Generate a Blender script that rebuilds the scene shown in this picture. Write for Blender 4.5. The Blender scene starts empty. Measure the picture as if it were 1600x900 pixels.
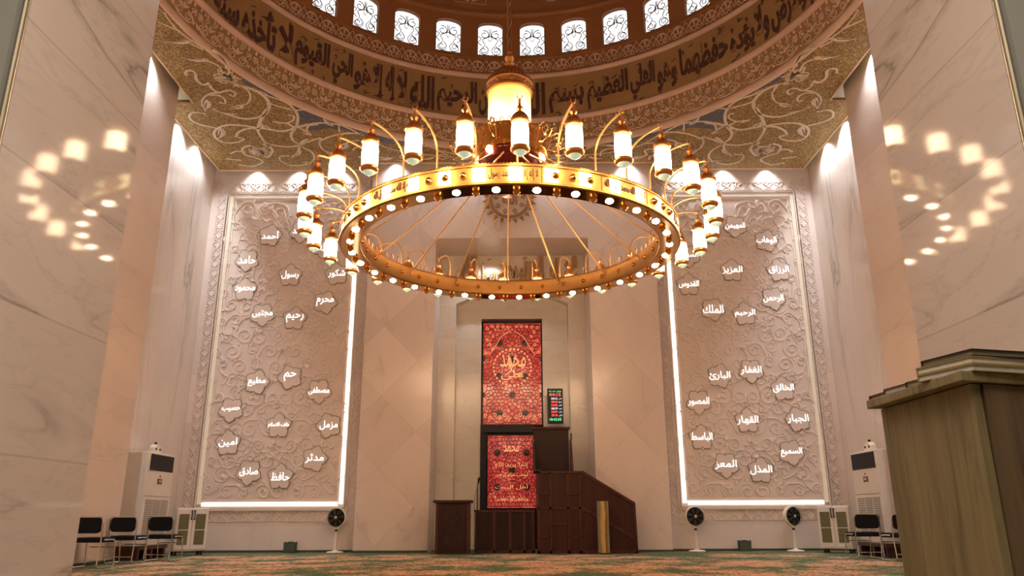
import bpy, bmesh, math, random
from math import pi, sin, cos, radians, degrees, atan2, hypot, sqrt
from mathutils import Vector, Matrix
from mathutils.geometry import tessellate_polygon, delaunay_2d_cdt

SC = bpy.context.scene
COL = SC.collection
random.seed(7)

# ------------------------------------------------------------------ camera, world, exposure
cam_data = bpy.data.cameras.new('camera')
cam = bpy.data.objects.new('camera', cam_data)
COL.objects.link(cam)
cam_data.sensor_width = 36.0
cam_data.lens = 36.0 * 1185 / 1600
cam_data.clip_start = 0.05
cam_data.clip_end = 200
cam.matrix_world = Matrix.Translation((0, 0, 0.8)) @ Matrix.Rotation(pi / 2 + radians(16.72), 4, 'X') @ Matrix.Rotation(radians(-0.2), 4, 'Z')
SC.camera = cam
SC.view_settings.view_transform = 'Standard'
SC.view_settings.look = 'None'
SC.view_settings.gamma = 1.0
SC.view_settings.use_curve_mapping = False
SC.view_settings.exposure = 0.46
SC.cycles.use_denoising = True
SC.cycles.max_bounces = 8
SC.cycles.diffuse_bounces = 5
SC.cycles.glossy_bounces = 4
SC.cycles.sample_clamp_indirect = 4.0
SC.cycles.caustics_reflective = False
SC.cycles.caustics_refractive = False

LAMP_COL = (1.0, 0.65, 0.395)
SPOT_COL = (0.86, 0.93, 1.0)
LAMP_POWER = 26.0      # emission strength of the lamp glasses
BULB_POWER = 135.0
COVE_W = 110.0          # watts of each recessed ceiling spot

world = bpy.data.worlds.new('world')
SC.world = world
world.use_nodes = True
world.node_tree.nodes['Background'].inputs[0].default_value = (0.55, 0.65, 0.8, 1)
world.node_tree.nodes['Background'].inputs[1].default_value = 0.6

def add_light(name, kind, loc, energy, color, rot=(0, 0, 0), **kw):
    l = bpy.data.lights.new(name, kind)
    l.energy = energy
    l.color = color
    for k, v in kw.items():
        setattr(l, k, v)
    o = bpy.data.objects.new(name, l)
    o.location = loc
    o.rotation_euler = rot
    COL.objects.link(o)
    return o

# recessed spots in the slot between ceiling edge and walls (they graze down the walls)
SPOTS = [(x, 18.5) for x in (-6.85, -5.7, -4.6, 4.6, 5.7, 6.85)]
SPOTS += [(x, 18.12) for x in (-3.05, -1.2, 1.2, 3.05)]
SPOTS += [(s * 7.87, y) for s in (-1, 1) for y in (15.35, 16.35, 17.45)]
SPOTS += [(s * 7.2, y) for s in (-1, 1) for y in (6.0, 7.9, 9.8, 11.7, 13.4)]
for x, y in SPOTS:
    add_light('slot_spot_light', 'SPOT', (x, y, 9.86), COVE_W * (1.9 if abs(x) > 7 else 1.0), SPOT_COL, spot_size=radians(125 if abs(x) > 7 else 100), spot_blend=0.9, shadow_soft_size=0.05)
# added, unseen warm fill that brightens the ante-room and jambs
add_light('anteroom_fill_light', 'AREA', (0, 0.2, 4.4), 120, (1.0, 0.86, 0.7), shape='SQUARE', size=2.0)
# cool spot over the gold lettering in the niche
add_light('niche_spot_light', 'SPOT', (-0.6, 19.25, 7.6), 110, SPOT_COL, spot_size=radians(120), spot_blend=0.8, shadow_soft_size=0.04)

# ------------------------------------------------------------------ node helpers
def new_mat(name):
    m = bpy.data.materials.new(name)
    m.use_nodes = True
    nt = m.node_tree
    return m, nt, nt.nodes['Principled BSDF']

class NB:
    def __init__(self, nt):
        self.nt = nt
    def n(self, t, **kw):
        nd = self.nt.nodes.new(t)
        for k, v in kw.items():
            setattr(nd, k, v)
        return nd
    def link(self, a, b):
        self.nt.links.new(a, b)
    def setin(self, sock, v):
        if hasattr(v, 'is_linked') or hasattr(v, 'links'):
            self.link(v, sock)
        else:
            sock.default_value = v
    def math(self, op, a, b=0.0, c=0.0, clamp=False):
        nd = self.n('ShaderNodeMath', operation=op, use_clamp=clamp)
        self.setin(nd.inputs[0], a); self.setin(nd.inputs[1], b)
        if op in ('MULTIPLY_ADD', 'COMPARE', 'SMOOTH_MIN'):
            self.setin(nd.inputs[2], c)
        return nd.outputs[0]
    def coord(self, rot=(0, 0, 0), scale=(1, 1, 1), loc=(0, 0, 0), src=None):
        if src is None:
            tc = self.n('ShaderNodeTexCoord'); src = tc.outputs['Object']
        mp = self.n('ShaderNodeMapping')
        self.link(src, mp.inputs['Vector'])
        mp.inputs['Rotation'].default_value = rot
        mp.inputs['Scale'].default_value = scale
        mp.inputs['Location'].default_value = loc
        return mp.outputs[0]
    def noise(self, vec, scale, detail=4, rough=0.55, dist=0.0):
        nd = self.n('ShaderNodeTexNoise')
        self.link(vec, nd.inputs['Vector'])
        nd.inputs['Scale'].default_value = scale
        nd.inputs['Detail'].default_value = detail
        nd.inputs['Roughness'].default_value = rough
        nd.inputs['Distortion'].default_value = dist
        return nd.outputs['Fac']
    def ramp(self, fac, stops, interp='LINEAR'):
        nd = self.n('ShaderNodeValToRGB')
        nd.color_ramp.interpolation = interp
        el = nd.color_ramp.elements
        while len(el) < len(stops):
            el.new(0.5)
        for e, (p, c) in zip(el, stops):
            e.position = p
            e.color = (*c, 1) if len(c) == 3 else c
        self.link(fac, nd.inputs[0])
        return nd.outputs[0]
    def mix(self, fac, a, b, blend='MIX'):
        nd = self.n('ShaderNodeMix', data_type='RGBA', blend_type=blend)
        self.setin(nd.inputs[0], fac)
        for s, v in ((nd.inputs[6], a), (nd.inputs[7], b)):
            if isinstance(v, tuple):
                s.default_value = (*v, 1) if len(v) == 3 else v
            else:
                self.link(v, s)
        return nd.outputs[2]
    def bump(self, h, strength=0.3, dist=0.01):
        nd = self.n('ShaderNodeBump')
        nd.inputs['Strength'].default_value = strength
        nd.inputs['Distance'].default_value = dist
        self.link(h, nd.inputs['Height'])
        return nd.outputs[0]

def plain(name, col, rough=0.5, metal=0.0, var=0.06, scale=8.0, emit=None, estr=0.0, spec=0.5):
    m, nt, b = new_mat(name)
    q = NB(nt)
    if var > 0:
        f = q.noise(q.coord(), scale, 3)
        lo = tuple(max(0, c * (1 - var)) for c in col)
        hi = tuple(min(1, c * (1 + var)) for c in col)
        q.link(q.ramp(f, [(0.3, lo), (0.7, hi)]), b.inputs['Base Color'])
    else:
        b.inputs['Base Color'].default_value = (*col, 1)
    b.inputs['Roughness'].default_value = rough
    b.inputs['Metallic'].default_value = metal
    b.inputs['Specular IOR Level'].default_value = spec
    if emit:
        b.inputs['Emission Color'].default_value = (*emit, 1)
        b.inputs['Emission Strength'].default_value = estr
    return m

def line_mask(q, v, size, off, width):
    t = q.math('DIVIDE', q.math('SUBTRACT', v, off), size)
    fr = q.math('FRACT', t)
    d = q.math('ABSOLUTE', q.math('SUBTRACT', fr, 0.5))
    return q.math('GREATER_THAN', d, 0.5 - width / size / 2), q.math('FLOOR', t)

def marble(name, base=(0.74, 0.64, 0.585), vein=(0.42, 0.36, 0.31), rot=(0, 0, 0), stretch=(1, 1, 1), vs=1.2,
           joints=None, rough=0.13, veins=1.0, mirror=False, spec=0.5, thin=0.012, jk=0.28):
    """joints: list of (axis 'X'/'Y'/'Z'/'D1'/'D2', size, offset)"""
    m, nt, b = new_mat(name)
    q = NB(nt)
    tc = q.n('ShaderNodeTexCoord')
    src = tc.outputs['Object']
    sep = q.n('ShaderNodeSeparateXYZ'); q.link(src, sep.inputs[0])
    ax = {'X': sep.outputs[0], 'Y': sep.outputs[1], 'Z': sep.outputs[2]}
    if mirror:
        cmb = q.n('ShaderNodeCombineXYZ')
        q.link(q.math('ABSOLUTE', sep.outputs[0]), cmb.inputs[0]); q.link(sep.outputs[1], cmb.inputs[1]); q.link(sep.outputs[2], cmb.inputs[2])
        src = cmb.outputs[0]
    ax['D1'] = q.math('MULTIPLY', q.math('ADD', ax['X'], ax['Z']), 0.7071)
    ax['D2'] = q.math('MULTIPLY', q.math('SUBTRACT', ax['X'], ax['Z']), 0.7071)
    jm = None; cells = None
    for a, size, off in (joints or []):
        k, cell = line_mask(q, ax[a], size, off, 0.009)
        jm = k if jm is None else q.math('MAXIMUM', jm, k)
        cells = q.math('MULTIPLY', cell, 3.7) if cells is None else q.math('ADD', q.math('MULTIPLY', cell, 7.31), cells)
    vec = src
    if cells is not None:                       # every slab is cut from another part of the block
        cmb = q.n('ShaderNodeCombineXYZ')
        for k in range(3):
            q.link(cells, cmb.inputs[k])
        add = q.n('ShaderNodeVectorMath', operation='ADD')
        q.link(src, add.inputs[0]); q.link(cmb.outputs[0], add.inputs[1])
        vec = add.outputs[0]
    mp = q.coord(rot=rot, scale=stretch, src=vec)
    warp = q.noise(mp, 1.1 * vs, 3, 0.5)
    n1 = q.noise(mp, vs, 5, 0.52, 0.6)
    v1 = q.math('ABSOLUTE', q.math('SUBTRACT', n1, 0.5))
    line = q.ramp(v1, [(0.0, (1, 1, 1)), (thin, (0.35, 0.35, 0.35)), (thin * 4, (0, 0, 0))])
    gate = q.ramp(warp, [(0.46, (0, 0, 0)), (0.62, (1, 1, 1))])
    n2 = q.noise(mp, vs * 2.7, 6, 0.6, 0.4)
    v2 = q.math('ABSOLUTE', q.math('SUBTRACT', n2, 0.48))
    line2 = q.ramp(v2, [(0.0, (0.5, 0.5, 0.5)), (thin * 1.6, (0.0, 0.0, 0.0))])
    cloud = q.noise(mp, vs * 0.6, 4, 0.6)
    c0 = q.ramp(cloud, [(0.3, tuple(x * 0.93 for x in base)), (0.7, tuple(min(1, x * 1.05) for x in base))])
    vf = q.math('MULTIPLY', q.math('MULTIPLY', line, gate), 0.75 * veins, clamp=True)
    c1 = q.mix(vf, c0, vein)
    vf2 = q.math('MULTIPLY', q.math('MULTIPLY', line2, warp), 0.6 * veins, clamp=True)
    c2 = q.mix(vf2, c1, tuple(x * 1.1 for x in vein))
    if cells is not None:
        wn = q.n('ShaderNodeTexWhiteNoise', noise_dimensions='1D')
        q.link(cells, wn.inputs['W'])
        t = q.ramp(wn.outputs['Value'], [(0, (0.93, 0.93, 0.93)), (1, (1.03, 1.02, 1.01))])
        c2 = q.mix(1.0, c2, t, 'MULTIPLY')
        c2 = q.mix(q.math('MULTIPLY', jm, jk), c2, (0.30, 0.22, 0.17))
    q.link(c2, b.inputs['Base Color'])
    b.inputs['Roughness'].default_value = rough
    b.inputs['Specular IOR Level'].default_value = spec
    return m

def wood(name, c0, c1, rough=0.5, axis='Z', scale=6.0, spec=0.5, knots=False):
    m, nt, b = new_mat(name)
    q = NB(nt)
    st = {'Z': (1, 1, 0.08), 'X': (0.08, 1, 1), 'Y': (1, 0.08, 1)}[axis]
    mp = q.coord(scale=st)
    f = q.noise(mp, scale, 8, 0.65, 1.2)
    f2 = q.noise(mp, scale * 6, 4, 0.6)
    mixf = q.math('MULTIPLY_ADD', f2, 0.35, q.math('MULTIPLY', f, 0.75))
    c = q.ramp(mixf, [(0.35, c0), (0.72, c1)])
    if knots:
        vo = q.n('ShaderNodeTexVoronoi'); q.link(q.coord(scale=(2.2, 2.2, 1.0)), vo.inputs['Vector']); vo.inputs['Scale'].default_value = 1.6
        k = q.ramp(vo.outputs['Distance'], [(0.02, (1, 1, 1)), (0.09, (0, 0, 0))])
        c = q.mix(q.math('MULTIPLY', k, 0.55), c, tuple(x * 0.35 for x in c0))
    if knots:
        f3 = q.noise(q.coord(scale=(9, 9, 0.8)), 2.2, 6, 0.7, 0.8)
        c = q.mix(q.ramp(f3, [(0.50, (0, 0, 0)), (0.70, (.6, .6, .6))]), c, tuple(x * .45 for x in c0))
    q.link(c, b.inputs['Base Color'])
    b.inputs['Roughness'].default_value = rough
    b.inputs['Specular IOR Level'].default_value = spec
    q.link(q.bump(f2, 0.15, 0.004), b.inputs['Normal'])
    return m

def emissive(name, col, strength, base=(0.8, 0.8, 0.8)):
    return plain(name, base, 0.3, 0, 0, emit=col, estr=strength)

M = {}
M['jamb'] = marble('jamb_marble', base=(0.80, 0.70, 0.65), spec=0.09, rot=(radians(38), 0, 0), stretch=(1, 0.35, 1.5), vs=1.5, joints=[('Z', 0.567, 0.466)], rough=0.05, veins=1.35, mirror=True)
M['pier'] = marble('pier_marble', base=(0.73, 0.60, 0.53), rot=(radians(-40), 0, 0), stretch=(1, 0.4, 1.3), vs=0.8, joints=[('Z', 1.22, 0.55)], rough=0.28, veins=0.45, mirror=True)
M['niche_marble'] = marble('side_wall_marble', base=(0.75, 0.66, 0.60), vein=(0.33, 0.30, 0.24), stretch=(1, 1.0, 0.16), vs=1.0, joints=[('Y', 3.9, 14.8)], rough=0.16, veins=1.1, mirror=True)
M['back'] = marble('back_wall_marble', rot=(0, radians(50), 0), stretch=(1, 1, 0.5), vs=0.9, joints=[('X', 2.0, 0.35), ('Z', 1.2, 0.6)], rough=0.25, veins=0.3)
M['slab'] = marble('diamond_marble', base=(0.75, 0.63, 0.565), rot=(0, radians(60), 0), stretch=(1, 1, 0.45), vs=0.8, joints=[('D1', 1.22, 0.3), ('D2', 1.22, 0.1)], rough=0.22, veins=0.55)
M['recess'] = marble('recess_marble', base=(0.70, 0.63, 0.54), rot=(0, radians(70), 0), stretch=(1, 1, 1.6), vs=0.9, joints=[('Z', 0.87, 0.1)], rough=0.18, veins=0.5)
M['carved'] = plain('carved_stone', (0.72, 0.60, 0.53), 0.5, var=0.05, scale=2)
M['carved_hi'] = plain('carved_scroll_stone', (0.76, 0.65, 0.58), 0.45, var=0.05, scale=3)
M['plate'] = plain('smooth_medallion_stone', (0.74, 0.62, 0.55), 0.3, var=0.04, scale=3)
M['outline'] = plain('medallion_outline', (0.30, 0.25, 0.18), 0.5, var=0.1)
M['ante'] = plain('anteroom_plaster', (0.40, 0.40, 0.37), 0.6, var=0.04, scale=1)
M['brass'] = plain('brass', (0.62, 0.54, 0.40), 0.4, 1.0, var=0.08)
M['gold'] = plain('polished_gold', (0.90, 0.50, 0.16), 0.16, 1.0, var=0.05, scale=4)
M['gold_mirror'] = plain('mirror_gold', (0.80, 0.47, 0.18), 0.07, 1.0, var=0.03, scale=4)
M['gold_satin'] = plain('satin_gold', (0.47, 0.25, 0.075), 0.42, 1.0, var=0.07, scale=5)
M['rod_gold'] = plain('rod_gold', (0.92, 0.58, 0.24), 0.42, 1.0, var=0.05)
M['copper'] = plain('copper_gold', (0.86, 0.40, 0.13), 0.28, 1.0, var=0.08, scale=8)
M['gold_dark'] = plain('antique_gold', (0.55, 0.27, 0.10), 0.3, 1.0, var=0.12, scale=6)
M['pink'] = plain('plaster_moulding', (0.74, 0.52, 0.40), 0.55, var=0.05, scale=3)
M['scroll_pink'] = plain('plaster_scroll', (0.76, 0.57, 0.41), 0.6, var=0.08, scale=5)
M['ink'] = plain('calligraphy_brown', (0.085, 0.035, 0.025), 0.5, var=0.15)
M['black_fabric'] = plain('black_vinyl', (0.010, 0.010, 0.012), 0.6, var=0.1, spec=0.15)
M['black'] = plain('black_plastic', (0.009, 0.010, 0.011), 0.4, var=0.1, spec=0.2)
M['chrome'] = plain('chrome', (0.78, 0.76, 0.72), 0.15, 1.0, var=0.03)
M['cream'] = plain('cream_plastic', (0.78, 0.70, 0.55), 0.4, var=0.03)
M['white_paint'] = plain('white_enamel', (0.74, 0.68, 0.63), 0.35, var=0.03, scale=3)
M['green_box'] = plain('green_fabric', (0.045, 0.065, 0.04), 0.7, var=0.15)
M['red_wood'] = wood('red_brown_wood', (0.030, 0.010, 0.007), (0.068, 0.024, 0.016), 0.4, spec=0.22)
M['red_wood_trim'] = wood('red_brown_trim', (0.045, 0.014, 0.009), (0.095, 0.032, 0.020), 0.35, spec=0.3)
M['red_wood_dark'] = wood('dark_brown_panel', (0.018, 0.008, 0.006), (0.040, 0.018, 0.013), 0.45, spec=0.2)
M['olive_wood'] = wood('weathered_oak', (0.15, 0.115, 0.052), (0.33, 0.27, 0.135), 0.6, knots=True, scale=4)
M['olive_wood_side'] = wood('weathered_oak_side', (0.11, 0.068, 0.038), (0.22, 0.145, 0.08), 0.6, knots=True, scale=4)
M['sky_pane'] = emissive('daylit_pane', (0.86, 0.94, 1.0), 1.15)
M['lamp_glass'] = None
M['bulb'] = emissive('lit_bulb', (1.0, 0.67, 0.42), BULB_POWER)
M['crystal'] = plain('cut_crystal', (0.75, 0.85, 0.72), 0.08, 0, 0.1, emit=(0.72, 1.0, 0.70), estr=0.30)
M['led'] = None

def lamp_glass():
    """frosted glass lit from below its cap: full brightness low down, amber near the top"""
    mt, nt, b = new_mat('lit_lamp_glass')
    q = NB(nt)
    tc = q.n('ShaderNodeTexCoord'); sep = q.n('ShaderNodeSeparateXYZ'); q.link(tc.outputs['Object'], sep.inputs[0])
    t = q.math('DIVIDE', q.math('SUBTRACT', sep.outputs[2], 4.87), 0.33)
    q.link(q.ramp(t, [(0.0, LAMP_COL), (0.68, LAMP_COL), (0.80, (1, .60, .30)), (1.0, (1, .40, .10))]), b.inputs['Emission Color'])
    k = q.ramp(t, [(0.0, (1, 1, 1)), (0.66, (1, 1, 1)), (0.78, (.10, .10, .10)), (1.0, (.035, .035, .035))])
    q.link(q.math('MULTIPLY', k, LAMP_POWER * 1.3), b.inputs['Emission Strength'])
    b.inputs['Base Color'].default_value = (.8, .75, .65, 1)
    b.inputs['Roughness'].default_value = .25
    return mt
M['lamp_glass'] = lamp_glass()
# ------------------------------------------------------------------ mesh helpers
class MB:
    def __init__(self):
        self.v = []; self.f = []
    def add(self, vs, fs):
        o = len(self.v)
        self.v.extend([tuple(p) for p in vs])
        self.f.extend([tuple(i + o for i in f) for f in fs])
        return self
    def box(self, x0, x1, y0, y1, z0, z1, mat=None):
        vs = [Vector(p) for p in ((x0, y0, z0), (x1, y0, z0), (x1, y1, z0), (x0, y1, z0), (x0, y0, z1), (x1, y0, z1), (x1, y1, z1), (x0, y1, z1))]
        if mat is not None:
            vs = [mat @ p for p in vs]
        return self.add(vs, [(0, 3, 2, 1), (4, 5, 6, 7), (0, 1, 5, 4), (1, 2, 6, 5), (2, 3, 7, 6), (3, 0, 4, 7)])
    def bar(self, a, b, w, h=None, up=(0, 0, 1)):
        a = Vector(a); b = Vector(b); h = h or w
        d = (b - a).normalized(); u = Vector(up)
        s = d.cross(u)
        if s.length < 1e-4:
            s = d.cross(Vector((1, 0, 0)))
        s.normalize(); t = s.cross(d)
        s *= w / 2; t *= h / 2
        vs = [a - s - t, a + s - t, a + s + t, a - s + t, b - s - t, b + s - t, b + s + t, b - s + t]
        return self.add(vs, [(3, 2, 1, 0), (4, 5, 6, 7), (0, 1, 5, 4), (1, 2, 6, 5), (2, 3, 7, 6), (3, 0, 4, 7)])
    def tube(self, pts, r, n=8, closed=False, caps=True):
        P = [Vector(p) for p in pts]
        k = len(P)
        rr = r if isinstance(r, (list, tuple)) else [r] * k
        ref = None; rings = []
        for i, p in enumerate(P):
            if closed:
                d = P[(i + 1) % k] - P[i - 1]
            else:
                d = P[min(i + 1, k - 1)] - P[max(i - 1, 0)]
            if d.length < 1e-9:
                d = Vector((0, 0, 1))
            d.normalize()
            if ref is None:
                ref = d.cross(Vector((0, 0, 1)))
                if ref.length < 0.05:
                    ref = d.cross(Vector((1, 0, 0)))
            ref = (ref - d * ref.dot(d))
            if ref.length < 1e-6:
                ref = d.orthogonal()
            ref.normalize()
            t = d.cross(ref)
            rings.append([p + (ref * cos(2 * pi * j / n) + t * sin(2 * pi * j / n)) * rr[i] for j in range(n)])
        vs = [q for rg in rings for q in rg]; fs = []
        for i in range(k if closed else k - 1):
            a = i * n; b = ((i + 1) % k) * n
            for j in range(n):
                fs.append((a + j, a + (j + 1) % n, b + (j + 1) % n, b + j))
        if caps and not closed:
            fs.append(tuple(reversed(range(n)))); fs.append(tuple((k - 1) * n + j for j in range(n)))
        return self.add(vs, fs)
    def lathe(self, prof, n=24, c=(0, 0, 0), mat=None, a0=0.0, a1=2 * pi, cap=False):
        full = abs(a1 - a0 - 2 * pi) < 1e-6
        m = n if full else n + 1
        vs = []
        for r, z in prof:
            for j in range(m):
                a = a0 + (a1 - a0) * j / n
                p = Vector((c[0] + r * cos(a), c[1] + r * sin(a), c[2] + z))
                vs.append(mat @ p if mat is not None else p)
        fs = []
        for i in range(len(prof) - 1):
            for j in range(n):
                j2 = (j + 1) % m
                fs.append((i * m + j, i * m + j2, (i + 1) * m + j2, (i + 1) * m + j))
        if full and cap:
            if prof[0][0] > 1e-6:
                fs.append(tuple(reversed(range(m))))
            if prof[-1][0] > 1e-6:
                fs.append(tuple((len(prof) - 1) * m + j for j in range(m)))
        return self.add(vs, fs)
    def prism(self, poly, y0, y1, plane='XZ'):
        """extrude a polygon"""
        n = len(poly)
        def P(p, d):
            if plane == 'XZ': return (p[0], d, p[1])
            if plane == 'YZ': return (d, p[0], p[1])
            return (p[0], p[1], d)
        vs = [P(p, y0) for p in poly] + [P(p, y1) for p in poly]
        fs = [tuple(range(n)), tuple(reversed(range(n, 2 * n)))]
        for i in range(n):
            j = (i + 1) % n
            fs.append((i, i + n, j + n, j))
        return self.add(vs, fs)
    def ribbon(self, pts, w, h, mp, closed=False):
        """raised strip along a 2d path; mp(u, v, height) -> 3d"""
        k = len(pts)
        ww = w if isinstance(w, (list, tuple)) else [w] * k
        vs = []
        for i, p in enumerate(pts):
            a = pts[(i + 1) % k] if (closed or i < k - 1) else pts[i]
            b = pts[i - 1] if (closed or i > 0) else pts[i]
            dx, dy = a[0] - b[0], a[1] - b[1]
            l = hypot(dx, dy) or 1.0
            nx, ny = -dy / l, dx / l
            hw = ww[i] / 2
            vs += [mp(p[0] + nx * hw, p[1] + ny * hw, 0), mp(p[0] + nx * hw * .6, p[1] + ny * hw * .6, h), mp(p[0] - nx * hw * .6, p[1] - ny * hw * .6, h), mp(p[0] - nx * hw, p[1] - ny * hw, 0)]
        fs = []
        for i in range(k if closed else k - 1):
            a = 4 * i; b = 4 * ((i + 1) % k)
            for j in range(3):
                fs.append((a + j, a + j + 1, b + j + 1, b + j))
        return self.add(vs, fs)
    def blob(self, outline, h, mp, inset=0.7):
        cx = sum(p[0] for p in outline) / len(outline); cy = sum(p[1] for p in outline) / len(outline)
        n = len(outline)
        vs = [mp(p[0], p[1], 0) for p in outline] + [mp(cx + (p[0] - cx) * inset, cy + (p[1] - cy) * inset, h) for p in outline]
        fs = [(i, (i + 1) % n, n + (i + 1) % n, n + i) for i in range(n)] + [tuple(range(n, 2 * n))]
        return self.add(vs, fs)
    def build(self, name, mat, parent=None, smooth=False, bevel=0.0, loc=None):
        me = bpy.data.meshes.new(name)
        me.from_pydata(self.v, [], self.f)
        me.validate()
        if bevel > 0 or True:
            bm = bmesh.new(); bm.from_mesh(me)
            bmesh.ops.recalc_face_normals(bm, faces=bm.faces)
            if bevel > 0:
                bmesh.ops.bevel(bm, geom=list(bm.edges), offset=bevel, segments=2, profile=0.6, affect='EDGES', clamp_overlap=True)
            bm.to_mesh(me); bm.free()
        me.materials.append(mat)
        if smooth:
            for p in me.polygons:
                p.use_smooth = True
            try:
                me.set_sharp_from_angle(angle=radians(40))
            except Exception:
                pass
        o = bpy.data.objects.new(name, me)
        COL.objects.link(o)
        if parent is not None:
            o.parent = parent
        if loc:
            o.location = loc
        return o

def struct(o):
    o['kind'] = 'structure'
    return o
def tag(o, label, cat, group=None):
    o['label'] = label; o['category'] = cat
    if group: o['group'] = group
    return o
def thing(name, label, cat, loc=(0, 0, 0), rz=0.0, group=None):
    o = bpy.data.objects.new(name, None)
    o.empty_display_size = 0.1
    COL.objects.link(o)
    o.location = loc; o.rotation_euler = (0, 0, rz)
    return tag(o, label, cat, group)
def dup(root, loc, rz, label, group=None):
    def cp(o, par):
        c = o.copy(); COL.objects.link(c); c.parent = par
        for ch in kids[o.name]:
            cp(ch, c)
        return c
    kids = {}
    def walk(o):
        kids[o.name] = list(o.children)
        for ch in o.children: walk(ch)
    walk(root)
    r = cp(root, None)
    r.location = loc; r.rotation_euler = (0, 0, rz)
    r['label'] = label
    if group: r['group'] = group
    return r

def smoothp(pts, k=4, closed=False):
    n = len(pts); out = []
    if n < 3: 
        a, b = pts
        return [(a[0] + (b[0] - a[0]) * t / k, a[1] + (b[1] - a[1]) * t / k) for t in range(k + 1)]
    rng = range(n if closed else n - 1)
    for i in rng:
        if closed:
            p0, p1, p2, p3 = pts[i - 1], pts[i], pts[(i + 1) % n], pts[(i + 2) % n]
        else:
            p0, p1, p2, p3 = pts[max(i - 1, 0)], pts[i], pts[i + 1], pts[min(i + 2, n - 1)]
        for j in range(k):
            t = j / k; t2 = t * t; t3 = t2 * t
            out.append(tuple(0.5 * (2 * p1[d] + (p2[d] - p0[d]) * t + (2 * p0[d] - 5 * p1[d] + 4 * p2[d] - p3[d]) * t2 + (3 * p1[d] - p0[d] - 3 * p2[d] + p3[d]) * t3) for d in range(len(p1))))
    if not closed:
        out.append(pts[-1])
    return out
def spiral(cx, cy, r0, r1, a0, turns, n=26):
    return [(cx + (r0 + (r1 - r0) * t / n) * cos(a0 + turns * 2 * pi * t / n), cy + (r0 + (r1 - r0) * t / n) * sin(a0 + turns * 2 * pi * t / n)) for t in range(n + 1)]
def leaf(x0, y0, x1, y1, w, bend=0.15, n=7):
    """pointed leaf outline from base to tip"""
    dx, dy = x1 - x0, y1 - y0
    L = hypot(dx, dy); ux, uy = dx / L, dy / L; nx, ny = -uy, ux
    up = []; dn = []
    for i in range(n + 1):
        t = i / n
        wd = w / 2 * sin(pi * t ** 0.75) * (1 - 0.15 * t)
        b = bend * L * sin(pi * t)
        cx, cy = x0 + ux * L * t + nx * b, y0 + uy * L * t + ny * b
        up.append((cx + nx * wd, cy + ny * wd)); dn.append((cx - nx * wd, cy - ny * wd))
    return up[:-1] + dn[::-1][:-1]
def flat_map(y, sgn=-1):     # on a wall facing -Y
    return lambda u, v, h: (u, y + sgn * h, v)

# ------------------------------------------------------------------ lettering
ARF = {'ا': (0xFE8D, 2), 'أ': (0xFE83, 2), 'إ': (0xFE87, 2), 'ب': (0xFE8F, 4), 'ة': (0xFE93, 2), 'ت': (0xFE95, 4), 'ث': (0xFE99, 4), 'ج': (0xFE9D, 4), 'ح': (0xFEA1, 4), 'خ': (0xFEA5, 4), 'د': (0xFEA9, 2), 'ذ': (0xFEAB, 2), 'ر': (0xFEAD, 2), 'ز': (0xFEAF, 2), 'س': (0xFEB1, 4), 'ش': (0xFEB5, 4), 'ص': (0xFEB9, 4), 'ض': (0xFEBD, 4), 'ط': (0xFEC1, 4), 'ظ': (0xFEC5, 4), 'ع': (0xFEC9, 4), 'غ': (0xFECD, 4), 'ف': (0xFED1, 4), 'ق': (0xFED5, 4), 'ك': (0xFED9, 4), 'ل': (0xFEDD, 4), 'م': (0xFEE1, 4), 'ن': (0xFEE5, 4), 'ه': (0xFEE9, 4), 'و': (0xFEED, 2), 'ى': (0xFEEF, 2), 'ي': (0xFEF1, 4), 'ؤ': (0xFE85, 2), 'ئ': (0xFE89, 4)}
def shape_arabic(t):
    t = t.replace('لا', '\u0001').replace('لأ', '\u0002')
    out = []
    for i, ch in enumerate(t):
        p = t[i - 1] if i else ' '
        q = t[i + 1] if i + 1 < len(t) else ' '
        pj = p in ARF and ARF[p][1] == 4
        if ch in '\u0001\u0002':
            base = 0xFEFB if ch == '\u0001' else 0xFEF7
            out.append(chr(base + int(pj)))
            continue
        if ch not in ARF:
            out.append(ch); continue
        b, n = ARF[ch]
        qj = n == 4 and (q in ARF or q in '\u0001\u0002')
        out.append(chr(b + (3 if pj and qj else 2 if qj else 1 if pj else 0)))
    return ''.join(reversed(out))
_glyph = {}
def _conv(body, off, ext):
    c = bpy.data.curves.new('lettering', 'FONT')
    c.body = body; c.offset = off; c.extrude = ext; c.resolution_u = 2
    o = bpy.data.objects.new('lettering', c)
    COL.objects.link(o)
    me = bpy.data.meshes.new_from_object(o)
    vs = [tuple(v.co) for v in me.vertices]; fs = [tuple(p.vertices) for p in me.polygons]
    bpy.data.objects.remove(o); bpy.data.curves.remove(c); bpy.data.meshes.remove(me)
    return vs, fs
def glyph(ch, off, ext):
    key = (ch, off, ext)
    if key not in _glyph:
        if '||' not in _glyph:
            _glyph['||'] = max(v[0] for v in _conv('||', 0, 0)[0])
        adv = max(v[0] for v in _conv('|' + ch + '|', 0, 0)[0]) - _glyph['||']
        vs, fs = ([], []) if ch == ' ' else _conv(ch, off, ext)
        _glyph[key] = (vs, fs, adv)
    return _glyph[key]
def text_verts(text, off=0.02, ext=0.02, arabic=True):
    s = shape_arabic(text) if arabic else text
    V = []; F = []; x = 0.0
    for ch in s:
        vs, fs, adv = glyph(ch, off, ext)
        o = len(V)
        V += [(v[0] + x, v[1], v[2]) for v in vs]
        F += [tuple(i + o for i in f) for f in fs]
        x += adv
    return V, F
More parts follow.
